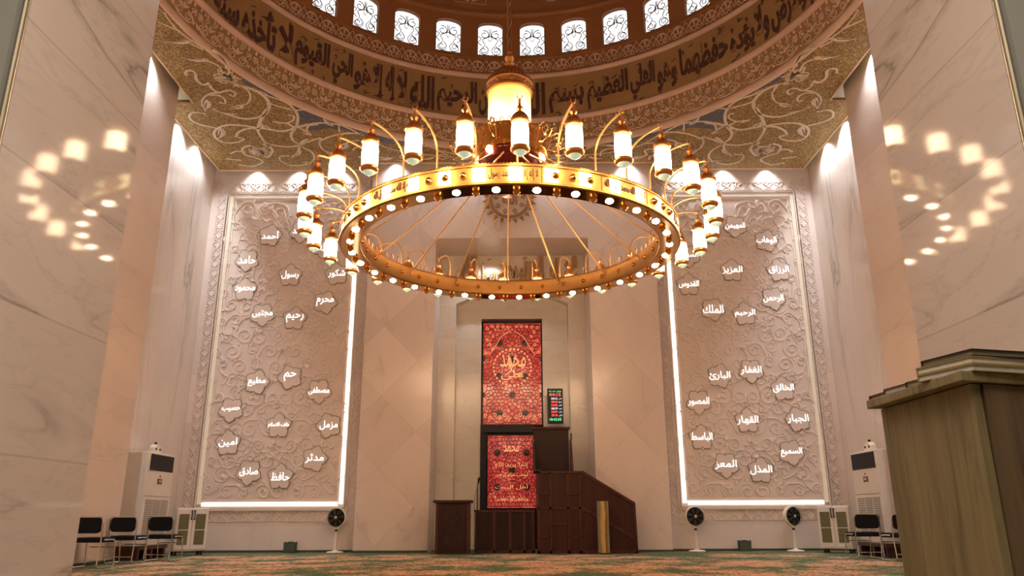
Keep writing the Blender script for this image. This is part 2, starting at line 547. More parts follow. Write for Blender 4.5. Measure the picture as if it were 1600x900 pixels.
def put_text(mb, text, fit, mp, off=0.02, depth=0.01, arabic=True, keep=None):
    """fit = (u0, u1, v0, v1): the lettering is stretched into this box; keep = max height/width ratio"""
    V, F = text_verts(text, off, 0.5, arabic)
    if not V: return
    x0 = min(v[0] for v in V); x1 = max(v[0] for v in V); y0 = min(v[1] for v in V); y1 = max(v[1] for v in V)
    u0, u1, v0, v1 = fit
    sx = (u1 - u0) / (x1 - x0); sy = (v1 - v0) / (y1 - y0)
    if keep:
        s = min(sx, sy * keep); sx2 = min(sx, s); sy2 = min(sy, s * keep)
        cu, cv = (u0 + u1) / 2, (v0 + v1) / 2
        u0 = cu - sx2 * (x1 - x0) / 2; v0 = cv - sy2 * (y1 - y0) / 2
        sx, sy = sx2, sy2
    mb.add([mp(u0 + (v[0] - x0) * sx, v0 + (v[1] - y0) * sy, (v[2] + 0.5) * depth) for v in V], F)
def holed(outer, hole):
    """triangulate a polygon with one hole -> points, faces"""
    P = [Vector(p) for p in outer] + [Vector(p) for p in hole]
    n, h = len(outer), len(hole)
    E = [(i, (i + 1) % n) for i in range(n)] + [(n + i, n + (i + 1) % h) for i in range(h)]
    vs, es, fs, _, _, _ = delaunay_2d_cdt(P, E, [], 0, 1e-5)
    def inside(q, poly):
        c = False
        for i in range(len(poly)):
            a, b = poly[i - 1], poly[i]
            if (a[1] > q[1]) != (b[1] > q[1]) and q[0] < (b[0] - a[0]) * (q[1] - a[1]) / (b[1] - a[1]) + a[0]:
                c = not c
        return c
    out = []
    for f in fs:
        q = (sum(vs[i][0] for i in f) / len(f), sum(vs[i][1] for i in f) / len(f))
        if inside(q, outer) and not inside(q, hole):
            out.append(tuple(f))
    return [tuple(v) for v in vs], out
# ------------------------------------------------------------------ room materials that need helpers
def carpet_mat():
    m, nt, b = new_mat('patterned_carpet')
    q = NB(nt)
    tc = q.n('ShaderNodeTexCoord'); src = tc.outputs['Object']
    sep = q.n('ShaderNodeSeparateXYZ'); q.link(src, sep.inputs[0])
    v = q.coord(scale=(1, 1, 1))
    n1 = q.noise(v, 2.0, 3, 0.6, 1.5)
    n2 = q.noise(v, 7.0, 4, 0.65, 2.0)
    n3 = q.noise(q.coord(loc=(7, 3, 0)), 12.0, 3, 0.6, 1.0)
    green = q.ramp(n3, [(0.35, (0.035, 0.075, 0.04)), (0.65, (0.12, 0.15, 0.075))])
    warm = q.ramp(n3, [(0.30, (0.36, 0.06, 0.03)), (0.44, (0.42, 0.16, 0.07)), (0.56, (0.60, 0.43, 0.26)), (0.7, (0.38, 0.10, 0.05))])
    # medallion lattice: warm fields in a green ground
    med = q.n('ShaderNodeTexVoronoi'); q.link(q.coord(), med.inputs['Vector']); med.inputs['Scale'].default_value = 1.25
    lat = q.math('SUBTRACT', 0.9, med.outputs['Distance'])
    k = q.math('ADD', q.math('MULTIPLY', n2, 1.0), q.math('MULTIPLY', q.math('ADD', lat, n1), 0.42))
    f = q.ramp(k, [(0.83, (0, 0, 0)), (0.90, (1, 1, 1))])
    c = q.mix(f, green, warm)
    # green border along the walls
    bx = q.math('GREATER_THAN', q.math('ABSOLUTE', sep.outputs[0]), 6.75)
    by = q.math('GREATER_THAN', sep.outputs[1], 17.35)
    c = q.mix(q.math('MULTIPLY', q.math('MAXIMUM', bx, by), 0.8), c, green)
    q.link(c, b.inputs['Base Color'])
    b.inputs['Roughness'].default_value = 0.95
    b.inputs['Specular IOR Level'].default_value = 0.1
    q.link(q.bump(q.noise(v, 60, 3), 0.5, 0.01), b.inputs['Normal'])
    return m
def mosaic_mat(name, c0, c1, c2, rough=0.35):
    m, nt, b = new_mat(name)
    q = NB(nt)
    vo = q.n('ShaderNodeTexVoronoi'); q.link(q.coord(), vo.inputs['Vector']); vo.inputs['Scale'].default_value = 38
    sp = q.n('ShaderNodeSeparateColor'); q.link(vo.outputs['Color'], sp.inputs[0])
    c = q.ramp(sp.outputs[0], [(0.1, c0), (0.55, c1), (0.92, c2)])
    q.link(c, b.inputs['Base Color'])
    b.inputs['Roughness'].default_value = rough
    return m
def led_mat(name, strength, col=(1.0, 0.93, 0.82)):
    m, nt, b = new_mat(name)
    q = NB(nt)
    tc = q.n('ShaderNodeTexCoord')
    sep = q.n('ShaderNodeSeparateXYZ'); q.link(tc.outputs['Object'], sep.inputs[0])
    a = q.math('ADD', sep.outputs[0], sep.outputs[2]); c = q.math('SUBTRACT', sep.outputs[0], sep.outputs[2])
    f1 = q.math('ABSOLUTE', q.math('SINE', q.math('MULTIPLY', a, 60)))
    f2 = q.math('ABSOLUTE', q.math('SINE', q.math('MULTIPLY', c, 60)))
    d = q.math('GREATER_THAN', q.math('MINIMUM', f1, f2), 0.38)
    q.link(q.math('MULTIPLY', q.math('ADD', d, 0.05), strength), b.inputs['Emission Strength'])
    b.inputs['Emission Color'].default_value = (*col, 1)
    q.link(q.mix(d, (0.55, 0.40, 0.22), (0.8, 0.75, 0.7)), b.inputs['Base Color'])
    b.inputs['Roughness'].default_value = 0.4
    return m
M['carpet'] = carpet_mat()
M['ochre'] = mosaic_mat('gold_mosaic', (0.15, 0.085, 0.02), (0.27, 0.165, 0.045), (0.46, 0.32, 0.12), 0.7)
M['navy'] = mosaic_mat('navy_mosaic', (0.018, 0.022, 0.035), (0.045, 0.05, 0.07), (0.13, 0.12, 0.10))
M['vine'] = mosaic_mat('pale_vine_mosaic', (0.62, 0.50, 0.35), (0.74, 0.61, 0.46), (0.82, 0.70, 0.56), 0.5)
M['vine_vein'] = plain('vine_detail', (0.16, 0.12, 0.06), 0.5)
M['drum'] = plain('drum_plaster', (0.37, 0.215, 0.085), 0.6, var=0.06, scale=2)
M['drum_brown'] = plain('drum_brown_plaster', (0.36, 0.150, 0.05), 0.6, var=0.05, scale=2)
M['cornice'] = plain('cornice_ground', (0.38, 0.22, 0.09), 0.6, var=0.1, scale=6)
M['lattice'] = plain('lattice_bronze', (0.22, 0.10, 0.04), 0.5, 0.0, var=0.1)
M['led_bright'] = led_mat('bright_light_strip', 2.2)
M['led_mid'] = led_mat('mid_light_strip', 0.22, (1.0, 0.88, 0.62))
M['led_low'] = led_mat('faint_light_strip', 0.12, (1.0, 0.93, 0.85))
M['letter_white'] = emissive('lit_lettering', (1, 0.97, 0.95), 1.0)

# ------------------------------------------------------------------ structure
YC = 11.0; R = 6.3; ZC = 9.6
def sbox(name, dims, mat):
    m = MB(); m.box(*dims); return struct(m.build(name, mat))
m = MB(); m.box(-8.4, 8.4, -4.2, 21.6, -0.12, 0.0); struct(m.build('floor', M['carpet']))
sbox('wall_left', (-8.5, -8.0, 14.8, 18.9, 0, 10.1), M['niche_marble'])
sbox('wall_right', (8.0, 8.5, 14.8, 18.9, 0, 10.1), M['niche_marble'])
sbox('wall_left_pier', (-8.5, -7.35, 3.57, 14.8, 0, 10.1), M['pier'])
sbox('wall_right_pier', (7.35, 8.5, 3.57, 14.8, 0, 10.1), M['pier'])
sbox('wall_front_left', (-8.5, -1.95, 2.62, 3.57, 0, 10.1), M['jamb'])
sbox('wall_front_right', (1.95, 8.5, 2.62, 3.57, 0, 10.1), M['jamb'])
sbox('wall_front_header', (-1.95, 1.95, 2.62, 3.57, 5.0, 10.1), M['jamb'])
for s, nm in ((-1, 'left'), (1, 'right')):          # plastered ante-room face of the same wall, brass bead at the corner
    m = MB(); m.box(min(s * 1.975, s * 8.5), max(s * 1.975, s * 8.5), 2.58, 2.618, 0, 5.0); struct(m.build('wall_anteroom_' + nm, M['ante']))
    m = MB(); m.tube([(s * 1.955, 2.60, 0), (s * 1.955, 2.60, 5.0)], 0.011, 8); struct(m.build('trim_1' if s < 0 else 'trim_2', M['brass'], smooth=True))
    sbox('wall_entrance_' + nm, (min(s * 5.2, s * 5.4), max(s * 5.2, s * 5.4), -4, 2.58, 0, 4.6), M['ante'])
sbox('wall_entrance_back', (-5.4, 5.4, -4.2, -4.0, 0, 4.6), M['ante'])
sbox('ceiling_entrance', (-5.4, 5.4, -4.2, 2.58, 4.6, 4.75), M['ante'])
# back wall: carved bays, projecting central slab with the niche
sbox('wall_back_left', (-8.5, -3.66, 18.7, 19.0, 0, 10.1), M['back'])
sbox('wall_back_right', (3.66, 8.5, 18.7, 19.0, 0, 10.1), M['back'])
sbox('wall_back_slab_left', (-3.66, -1.95, 18.3, 19.72, 0, 10.1), M['slab'])
sbox('wall_back_slab_right', (1.95, 3.66, 18.3, 19.72, 0, 10.1), M['slab'])
sbox('wall_back_slab_header', (-1.95, 1.95, 18.3, 19.72, 7.64, 10.1), M['slab'])
m = MB()
outer = [(-2.0, 0), (-1.5, 0), (-1.5, 6.28), (-1.0, 6.50), (1.0, 6.50), (1.5, 6.28), (1.5, 0), (2.0, 0), (2.0, 7.7), (-2.0, 7.7)]
m.prism([(-1.96, 0), (-1.5, 0), (-1.5, 6.28), (-1.96, 6.28)], 19.7, 20.3)
m.prism([(1.5, 0), (1.96, 0), (1.96, 6.28), (1.5, 6.28)], 19.7, 20.3)
m.prism([(-1.96, 6.28), (-1.5, 6.28), (-1.0, 6.50), (1.0, 6.50), (1.5, 6.28), (1.96, 6.28), (1.96, 7.7), (-1.96, 7.7)], 19.7, 20.3)
struct(m.build('wall_niche', M['recess']))
m = MB()
m.box(-1.5, -0.83, 20.0, 20.3, 0, 6.5); m.box(0.81, 1.5, 20.0, 20.3, 0, 6.5); m.box(-0.83, 0.81, 20.0, 20.3, 5.93, 6.5)
struct(m.build('wall_niche_back', M['recess']))
m = MB(); m.box(-1.5, 1.5, 20.3, 20.36, 0, 6.6); struct(m.build('wall_niche_backing', M['red_wood_dark']))
# thin dark baseboards
for nm, d in (('baseboard_back_left', (-8.0, -3.68, 18.66, 18.7, 0, 0.05)), ('baseboard_back_right', (3.68, 8.0, 18.66, 18.7, 0, 0.05)),
              ('baseboard_left', (-7.35, -7.31, 3.7, 14.8, 0, 0.06)), ('baseboard_right', (7.31, 7.35, 3.7, 14.8, 0, 0.06)),
              ('baseboard_slab_left', (-3.66, -1.95, 18.26, 18.3, 0, 0.05)), ('baseboard_slab_right', (1.95, 3.66, 18.26, 18.3, 0, 0.05))):
    sbox(nm, d, M['green_box'])

# ceiling: flat gold mosaic with a round opening, a pale lip along its stepped edge
half = [(7.06, 3.59), (7.06, 14.9), (7.74, 14.9), (7.74, 18.35), (3.72, 18.35), (3.72, 17.95)]
edge = half + [(-x, y) for x, y in reversed(half)]
NCIR = 120
hole = [(R * cos(2 * pi * i / NCIR), YC + R * sin(2 * pi * i / NCIR)) for i in range(NCIR)]
def ring_sheet(outer, hole, z):
    vs, fs = holed(outer, hole)
    return [(p[0], p[1], z) for p in vs], fs
m = MB(); m.add(*ring_sheet(edge, hole, ZC)); m.add(*ring_sheet(edge, hole, ZC + 0.06))
ne = len(edge)
for z0, z1 in ((ZC, ZC + 0.06),):
    m.add([(x, y, z0) for x, y in edge] + [(x, y, z1) for x, y in edge], [(i, (i + 1) % ne, ne + (i + 1) % ne, ne + i) for i in range(ne)])
struct(m.build('ceiling', M['ochre']))
m = MB(); m.add(*ring_sheet([(-8.5, 2.62), (8.5, 2.62), (8.5, 19.8), (-8.5, 19.8)], hole, 10.1)); struct(m.build('ceiling_soffit', M['ante']))
m = MB()
m.ribbon(edge, 0.05, 0.02, lambda u, v, h: (u, v, ZC - 0.002 - h), closed=True)
struct(m.build('trim_3', M['pink']))
# the floral mosaic on the ceiling
VINES = [(0.034,[(5.87,1.92),(5.78,2.21),(5.77,2.46),(5.81,2.67),(5.85,2.88)]),(0.027,[(6.36,2.32),(6.11,2.32),(5.97,2.46),(5.96,2.67),(5.94,2.82)]),(0.037,[(6.38,3.12),(6.55,3.18),(6.61,2.98),(6.54,2.77),(6.57,2.66),(6.7,2.68),(6.75,2.8)]),(0.031,[(6.4,3.18),(6.42,3.34),(6.31,3.49),(6.08,3.4),(5.98,3.51),(6.06,3.65),(6.12,3.6)]),(0.031,[(6.31,3.49),(6.55,3.55),(6.8,3.78),(6.89,4.02),(6.9,4.23)]),(0.031,[(6.57,3.6),(6.4,3.6),(6.3,3.75),(6.36,3.94),(6.44,3.91)]),(0.027,[(5.79,3.23),(5.68,3.38),(5.7,3.66),(5.85,3.93),(6.0,4.03)]),(0.046,[(5.9,3.2),(5.61,3.33),(5.42,3.6),(5.39,3.99),(5.59,4.39),(5.86,4.58),(6.17,4.62),(6.44,4.45),(6.7,4.21)]),(0.046,[(5.5,4.2),(5.78,4.65),(6.0,5.12),(6.05,5.4),(6.04,5.91)]),(0.037,[(5.95,5.08),(6.28,4.95),(6.6,4.91),(6.87,5.02),(7.09,5.26),(7.16,5.61),(6.99,5.8),(6.69,5.76),(6.5,5.6),(6.58,5.54)]),(0.034,[(6.98,5.05),(7.2,4.93),(7.39,4.73),(7.37,4.49),(7.2,4.33),(6.98,4.39)]),(0.04,[(5.99,5.08),(6.26,5.1),(6.53,5.29),(6.64,5.47)]),(0.04,[(5.98,5.05),(5.73,5.13),(5.46,5.23),(5.15,5.08),(5.0,4.85),(4.89,4.45),(4.91,4.11),(5.03,3.87),(5.28,3.66),(5.33,3.6)]),(0.024,[(4.97,4.2),(5.22,4.08),(5.39,3.9)]),(0.037,[(5.1,5.05),(4.58,4.85),(4.25,4.85),(3.95,4.98),(3.65,5.36)]),(0.024,[(4.11,5.26),(4.06,4.98)]),(0.034,[(5.11,5.08),(5.25,4.85),(5.52,4.77)]),(0.027,[(5.25,4.85),(5.06,4.71),(4.99,4.52),(5.07,4.47)]),(0.031,[(5.03,5.02),(4.89,5.26),(4.83,5.41)]),(0.027,[(4.89,5.26),(4.77,4.98),(4.55,4.91)]),(0.04,[(5.11,5.08),(5.3,5.4),(5.32,5.72),(5.19,5.94)]),(0.037,[(4.95,5.61),(5.18,5.83),(5.37,6.29),(5.59,6.56)]),(0.037,[(5.19,5.94),(5.58,6.02),(5.9,5.91)]),(0.034,[(5.21,6.02),(5.05,6.29),(5.04,6.6),(5.2,6.89),(5.5,7.05),(5.79,7.03),(5.95,6.81),(5.91,6.56),(5.68,6.51)]),(0.034,[(5.12,6.85),(5.0,7.28)]),(0.034,[(5.17,5.87),(4.64,5.58),(4.73,5.87),(4.71,6.21),(4.48,6.4)]),(0.04,[(3.62,5.36),(3.96,5.34),(4.33,5.47),(4.68,5.72)]),(0.031,[(3.71,5.69),(3.97,5.76),(4.22,6.02)]),(0.037,[(6.44,5.94),(6.7,6.1),(6.75,6.44),(6.55,6.6),(6.44,6.85),(6.78,7.1),(7.09,7.01)]),(0.034,[(6.69,6.29),(6.9,6.25),(7.09,6.38)]),(0.034,[(6.96,6.76),(7.28,6.67)]),(0.034,[(6.04,5.91),(5.99,6.21),(6.25,6.6),(6.34,6.29),(6.54,6.13)]),(0.028,[(5.83,2.58),(5.78,2.17),(6.03,1.85),(6.27,1.36),(6.32,0.97),(6.31,0.78)]),(0.023,[(6.06,1.91),(6.21,1.72)]),(0.023,[(6.3,1.3),(6.53,1.05)])]
LEAVES = [(6.06,2.26,6.61,2.19,0.1),(6.24,4.45,6.71,4.21,0.06),(5.97,4.03,6.34,4.15,0.13),(6.7,3.78,6.91,4.23,0.13),(6.85,5.05,7.14,5.61,0.15),(4.19,5.02,4.33,4.53,0.1),(4.58,4.2,5.13,4.2,0.06),(5.33,3.6,5.42,3.4,0.08),(5.74,5.15,5.84,4.85,0.15),(5.17,6.93,5.45,6.85,0.12),(4.46,6.48,4.69,6.29,0.13),(4.06,5.83,4.35,6.21,0.17),(5.37,4.91,5.53,4.76,0.05),(4.83,5.43,5.01,5.26,0.07),(5.28,6.21,5.6,6.57,0.08),(6.15,1.64,6.69,1.64,0.1)]
FLOWERS = [(5.98, 2.93, 0.23), (6.37, 6.29, 0.23), (6.04, 5.91, 0.09)]
NAVY = [(5.74,1.73),(5.75,2.21),(5.78,2.56),(5.64,2.67),(5.7,2.98),(5.65,3.18),(5.44,3.37),(5.23,3.69),(5.04,3.9),(4.87,4.33),(5.0,4.91),(4.67,4.81),(4.39,4.71),(4.13,4.88),(3.82,5.02),(3.6,5.26),(3.16,5.47)]
vm = MB(); vd = MB(); nm_ = MB()
quads = [(1, 1), (-1, 1), (1, -1), (-1, -1)]
def cm(sx, sy, swap=False, z=0.004):
    if swap:
        return lambda u, v, h: (sx * (v - 0.05), YC + sy * (u + 0.22), ZC - z - h)
    return lambda u, v, h: (sx * u, YC + sy * v, ZC - z - h)
def flower(cx, cy, r, mp, mb, md):
    for k in range(7):
        a = radians(200 + (k - 3) * 26)
        L = r * (1.25 if k % 2 == 0 else 0.95)
        mb.blob(leaf(cx, cy, cx + L * cos(a), cy + L * sin(a), r * 0.5, 0.0), 0.012, mp)
        md.ribbon([(cx + L * .3 * cos(a), cy + L * .3 * sin(a)), (cx + L * .75 * cos(a), cy + L * .75 * sin(a))], 0.02, 0.004, lambda u, v, h: mp(u, v, h + 0.014))
    for k in range(3):
        a = radians(20 + (k - 1) * 38)
        mb.ribbon(spiral(cx + r * .5 * cos(a), cy + r * .5 * sin(a), r * .42, r * .1, a + pi, 1.1, 16), 0.035, 0.012, mp)
    md.ribbon(spiral(cx - r * .25, cy, r * .26, r * .08, 0, 1.2, 14), 0.02, 0.004, lambda u, v, h: mp(u, v, h + 0.014))
for sx, sy in quads:
    for w, pts in VINES:
        n = len(pts)
        sp = smoothp(pts, 5)
        k = len(sp)
        ws = [w * (2.1 - 0.8 * i / k) for i in range(k)]
        vm.ribbon(sp, ws, 0.012, cm(sx, sy))
        vm.blob([(sp[-1][0] + w * 1.1 * cos(t * pi / 4), sp[-1][1] + w * 1.1 * sin(t * pi / 4)) for t in range(8)], 0.012, cm(sx, sy))
        ax_ = sum(p[0] for p in pts) / n; ay_ = sum(p[1] for p in pts) / n
        if ax_ - ay_ > 1.6 and all(hypot(p[1] - .05, p[0] + .22) > R + .05 and p[0] + .22 < 6.9 for p in pts):
            vm.ribbon(sp, ws, 0.012, cm(sx, sy, True))
    for x0, y0, x1, y1, w in LEAVES:
        mp = cm(sx, sy)
        vm.blob(leaf(x0, y0, x1, y1, w * 1.3, 0.08), 0.012, mp)
        vd.ribbon([(x0 + (x1 - x0) * .25, y0 + (y1 - y0) * .25), (x0 + (x1 - x0) * .8, y0 + (y1 - y0) * .8)], w * .22, 0.004, lambda u, v, h: mp(u, v, h + 0.014))
    for cx, cy, r in FLOWERS:
        flower(cx, cy, r * 1.25, cm(sx, sy), vm, vd)
    # centre-line sprays above the middle bay
    mp = cm(sx, sy)
    for a0, cx, r in ((0.2, 2.75, 0.26), (1.2, 1.75, 0.2), (0.4, 0.8, 0.16)):
        vm.ribbon(spiral(cx, 6.62 + 0.0 * cx, r * .9, r * .15, a0 * pi, 1.3), 0.035, 0.012, mp)
        vm.blob(leaf(cx + r, 6.6, cx + r + .45, 6.72, 0.1, .15), 0.012, mp)
    vm.ribbon(smoothp([(3.6, 5.4), (3.2, 6.0), (2.6, 6.35), (1.8, 6.55), (0.9, 6.72), (0.0, 6.62)], 6), 0.035, 0.012, mp)
    # navy ground between the ring and the vines
    for swap in (False, True):
        o = [(p[0], p[1]) for p in NAVY]
        if swap: o = [(p[1] - .05, p[0] + .22) for p in NAVY]
        a0 = atan2(o[-1][1], o[-1][0]); a1 = atan2(o[0][1], o[0][0])
        inner = [(5.6 * cos(a0 + (a1 - a0) * i / 10), 5.6 * sin(a0 + (a1 - a0) * i / 10)) for i in range(11)]
        disc = [((R + .02) * cos(2 * pi * i / 160), (R + .02) * sin(2 * pi * i / 160)) for i in range(160)]
        vs, fs = holed(o + inner, disc)
        nm_.add([(sx * p[0], YC + sy * p[1], ZC - (0.005 if swap else 0.003)) for p in vs], fs)
vines_o = struct(vm.build('ceiling_vines', M['vine']))
struct(vd.build('ceiling_vine_details', M['vine_vein']))
struct(nm_.build('ceiling_navy_ground', M['navy']))

# drum of the dome
m = MB(); m.lathe([(R, 9.6), (R, 10.4)], 120, (0, YC, 0)); struct(m.build('wall_drum_lower', M['cornice']))
m = MB(); m.lathe([(R, 10.4), (R, 11.75)], 120, (0, YC, 0)); struct(m.build('wall_drum_text_band', M['drum']))
m = MB(); m.lathe([(R, 11.75), (R, 12.26)], 120, (0, YC, 0)); struct(m.build('wall_drum_frieze', M['drum_brown']))
def ring_mould(name, z0, z1, d, mat):
    m = MB()
    zc = (z0 + z1) / 2
    m.lathe([(R + .01, z0), (R - d * .6, z0 + 0.01), (R - d, z0 + (z1 - z0) * .3), (R - d, z0 + (z1 - z0) * .7), (R - d * .5, z1 - 0.01), (R + .01, z1)], 120, (0, YC, 0))
    return struct(m.build(name, mat, smooth=True))
ring_mould('trim_4', 9.58, 9.76, 0.05, M['pink'])
ring_mould('trim_5', 10.36, 10.50, 0.09, M['pink'])
ring_mould('trim_6', 11.65, 11.79, 0.06, M['pink'])
ring_mould('trim_7', 12.22, 12.27, 0.04, M['drum_brown'])
ring_mould('trim_8', 13.50, 13.68, 0.10, M['drum_brown'])
m = MB()                                  # wall with 36 arched openings
for k in range(36):
    c = 5 + 10 * k
    out_ = [(c - 5 + i, 12.26) for i in range(11)] + [(c + 5 - i, 13.52) for i in range(11)]
    hol = [(c - 3, 12.36), (c - 1, 12.36), (c + 1, 12.36), (c + 3, 12.36), (c + 3, 13.16)] + [(c + 3 * cos(t * pi / 10), 13.20 + 0.15 * sin(t * pi / 10)) for t in range(1, 10)] + [(c - 3, 13.16)]
    pts, tris = holed(out_, hol)
    def cy(p, r): return (r * sin(radians(p[0])), YC + r * cos(radians(p[0])), p[1])
    m.add([cy(p, R) for p in pts], tris)
    nh = len(hol)
    m.add([cy(p, R) for p in hol] + [cy(p, R + .14) for p in hol], [(i, (i + 1) % nh, nh + (i + 1) % nh, nh + i) for i in range(nh)])
struct(m.build('wall_drum_windows', M['drum_brown']))
# dome shell
m = MB(); prof = [(6.25 * cos(t * pi / 2 / 20), 13.66 + 4.2 * sin(t * pi / 2 / 20)) for t in range(21)]
m.lathe(prof, 96, (0, YC, 0)); dome = struct(m.build('ceiling_dome', M['drum_brown'], smooth=True))
def dome_map(u, v, h):          # u degrees, v metres up the shell
    t = v / 5.2 * pi / 2
    r = 6.25 * cos(t) - h; z = 13.66 + 4.2 * sin(t)
    return (r * sin(radians(u)), YC + r * cos(radians(u)), z - h * .3)
m = MB()
for k in range(18):
    c = 20 * k - 10
    if k % 2 == 0:
        m.ribbon([(c + 4 * cos(a * pi / 12), .72 + .42 * sin(a * pi / 12)) for a in range(24)], 0.0, 0.0, dome_map, True)
    D = 9.2   # degrees per metre there
    def dm(u, v, h, c=c): return dome_map(c + u * D, v, h)
    if k % 2:
        for rr in (.34, .28, .14): m.ribbon([(rr * cos(a * pi / 12), .55 + rr * sin(a * pi / 12)) for a in range(24)], 0.03, 0.01, dm, True)
        for s in (-1, 1):
            m.blob(leaf(s * .36, .5, s * .62, .32, .16, 0), .01, dm); m.ribbon(spiral(s * .78, .5, .14, .03, 0, 1.4 * s), .03, .01, dm)
    else:
        m.ribbon([(-.42, .16), (.42, .16), (.42, 1.0), (-.42, 1.0)], .02, .01, dm, True)
        for s in (-1, 1):
            m.ribbon(spiral(s * .15, .42, .13, .03, pi * .5, -1.3 * s), .03, .01, dm); m.ribbon(spiral(s * .22, .75, .11, .03, 0, 1.3 * s), .03, .01, dm)
            m.blob(leaf(0, .18, s * .34, .3, .09, 0.1 * s), .01, dm)
struct(m.build('ceiling_dome_ornament', M['scroll_pink']))

# windows of the drum
LATW = None
for k in range(36):
    c = 5 + 10 * k
    e = bpy.data.objects.new('window_%d' % (k + 1), None); COL.objects.link(e)
    e.location = (0, YC, 0); e.rotation_euler = (0, 0, -radians(c)); e['kind'] = 'structure'
    if LATW is None:
        def wm(u, v, h): a = u / R; return ((R + .08 - h) * sin(a), (R + .08 - h) * cos(a), v)
        W = radians(3) * R
        pane = MB(); pane.add([((R + .13) * sin(radians(-3.1 + i * 1.03)), (R + .13) * cos(radians(-3.1 + i * 1.03)), z) for z in (12.34, 13.38) for i in range(7)], [(i, i + 1, i + 8, i + 7) for i in range(6)])
        lat = MB()
        for s in (-1, 1):
            lat.ribbon(spiral(s * .15, 13.02, .135, .04, pi / 2 - s * .3, s * 1.2, 20), .021, .02, wm)
            lat.ribbon(smoothp([(s * .02, 13.2), (s * .03, 12.98), (s * .2, 12.86), (s * .14, 12.7), (s * .28, 12.5), (s * .12, 12.42), (s * .04, 12.56), (s * .12, 12.68)], 4), .021, .02, wm)
            lat.ribbon(smoothp([(s * .32, 12.95), (s * .23, 12.9), (s * .31, 12.78), (s * .22, 12.68)], 4), .019, .02, wm)
            lat.ribbon(spiral(s * .17, 12.55, .1, .03, 0, s * 1.1, 14), .019, .02, wm)
            lat.ribbon([(s * .325, 12.36), (s * .325, 13.18)], .02, .03, wm)
        lat.ribbon(smoothp([(0, 12.98), (-.05, 12.9), (0, 12.82), (.05, 12.9)], 3, True), .014, .02, wm, True)
        for i in range(6):
            u = -.27 + i * .108
            lat.ribbon([(u - .05, 12.36), (u, 12.42), (u + .05, 12.36)], .012, .02, wm)
        lat.ribbon([(-.33, 12.37), (.33, 12.37)], .02, .03, wm)
        lat.ribbon([(.32 * cos(t * pi / 12), 13.19 + .14 * sin(t * pi / 12)) for t in range(13)], .02, .03, wm)
        p0 = pane.build('pane', M['sky_pane'], e); l0 = lat.build('lattice', M['lattice'], e)
        LATW = (p0, l0)
    else:
        for b in LATW:
            o = b.copy(); COL.objects.link(o); o.parent = e

# ornament on the drum
def drum_map(u, v, h): a = u / R; return ((R - .01 - h) * sin(a), YC + (R - .01 - h) * cos(a), v)
m = MB(); N1 = 50; P1 = 2 * pi * R / N1
for k in range(N1):
    c = k * P1
    for s in (-1, 1):
        m.ribbon(spiral(c + s * .13, 9.93, .105, .025, pi / 2, -s * 1.35, 18), .026, .02, drum_map)
        m.ribbon(spiral(c + s * .29, 10.13, .085, .02, -pi / 2, s * 1.35, 16), .024, .02, drum_map)
        m.ribbon(spiral(c + s * .10, 10.20, .06, .02, 0, s * 1.2, 12), .022, .02, drum_map)
        m.ribbon(smoothp([(c, 9.80), (c + s * .2, 9.82), (c + s * .3, 9.93), (c + s * .22, 10.04), (c + s * .36, 10.20)], 4), .024, .02, drum_map)
        m.blob(leaf(c + s * .02, 10.02, c + s * .17, 10.12, .06, .1), .02, drum_map)
        m.blob(leaf(c + s * .3, 9.84, c + s * .39, 9.95, .05, .1), .02, drum_map)
        m.blob(leaf(c + s * .19, 10.24, c + s * .16, 10.34, .05, 0), .02, drum_map)
    m.blob(leaf(c, 9.98, c, 10.18, .09, 0), .025, drum_map)
    for q_ in range(4):
        m.blob(leaf(c + (q_ - 1.5) * P1 / 4, 10.25, c + (q_ - 1.5) * P1 / 4, 10.36, .07, 0), .02, drum_map)
struct(m.build('trim_9', M['scroll_pink']))
m = MB(); N2 = 90; P2 = 2 * pi * R / N2
for k in range(N2):
    c = k * P2
    m.ribbon([(c + .21 * cos(t * pi / 9), 11.86 + .27 * sin(t * pi / 9)) for t in range(10)], .022, .02, drum_map)
    m.ribbon([(c + .12 * cos(t * pi / 8), 12.06 + .10 * sin(t * pi / 8)) for t in range(16)], .02, .02, drum_map, True)
    for s in (-1, 1):
        m.ribbon(spiral(c + s * .09, 11.90, .07, .02, pi / 2, -s * 1.1, 12), .02, .02, drum_map)
        m.ribbon([(c, 11.82), (c + s * P2 / 2, 12.18)], .016, .02, drum_map)
    m.blob(leaf(c, 11.98, c, 12.17, .06, 0), .02, drum_map)
struct(m.build('trim_10', M['scroll_pink']))
# the inscription: Throne Verse with the basmala over the niche
WORDS = [('القيوم', -51.3, -43, 0), ('الحي', -42.2, -37.4, 0), ('هو', -37, -33, 1), ('إلا', -32.6, -29.9, 0), ('إله', -29.6, -27.2, 0), ('لا', -26.9, -24.4, 0), ('الله', -23.8, -18, 0), ('الرحيم', -17.4, -8, 0), ('الرحمن', -7.6, 0, 0), ('الله', .6, 8, 0), ('بسم', 8.8, 17, 1), ('العظيم', 17.8, 27.4, 0), ('العلي', 28, 33.8, 0), ('وهو', 34.3, 39, 1), ('حفظهما', 39.8, 51.4, 0), ('يؤده', 52, 58, 1), ('ولا', 58.4, 61.8, 0), ('والأرض', 62.4, 71.5, 0), ('السموات', 72, 82, 0), ('كرسيه', 83, 92, 0), ('وسع', 93, 100, 1),
         ('لا', -55.5, -51.8, 0), ('تأخذه', -64.5, -56, 0), ('سنة', -72, -65.3, 1), ('ولا', -77, -72.8, 0), ('نوم', -83, -78, 1), ('له', -86.5, -84, 0), ('ما', -91, -88, 0)]
m = MB()
rnd = random.Random(3)
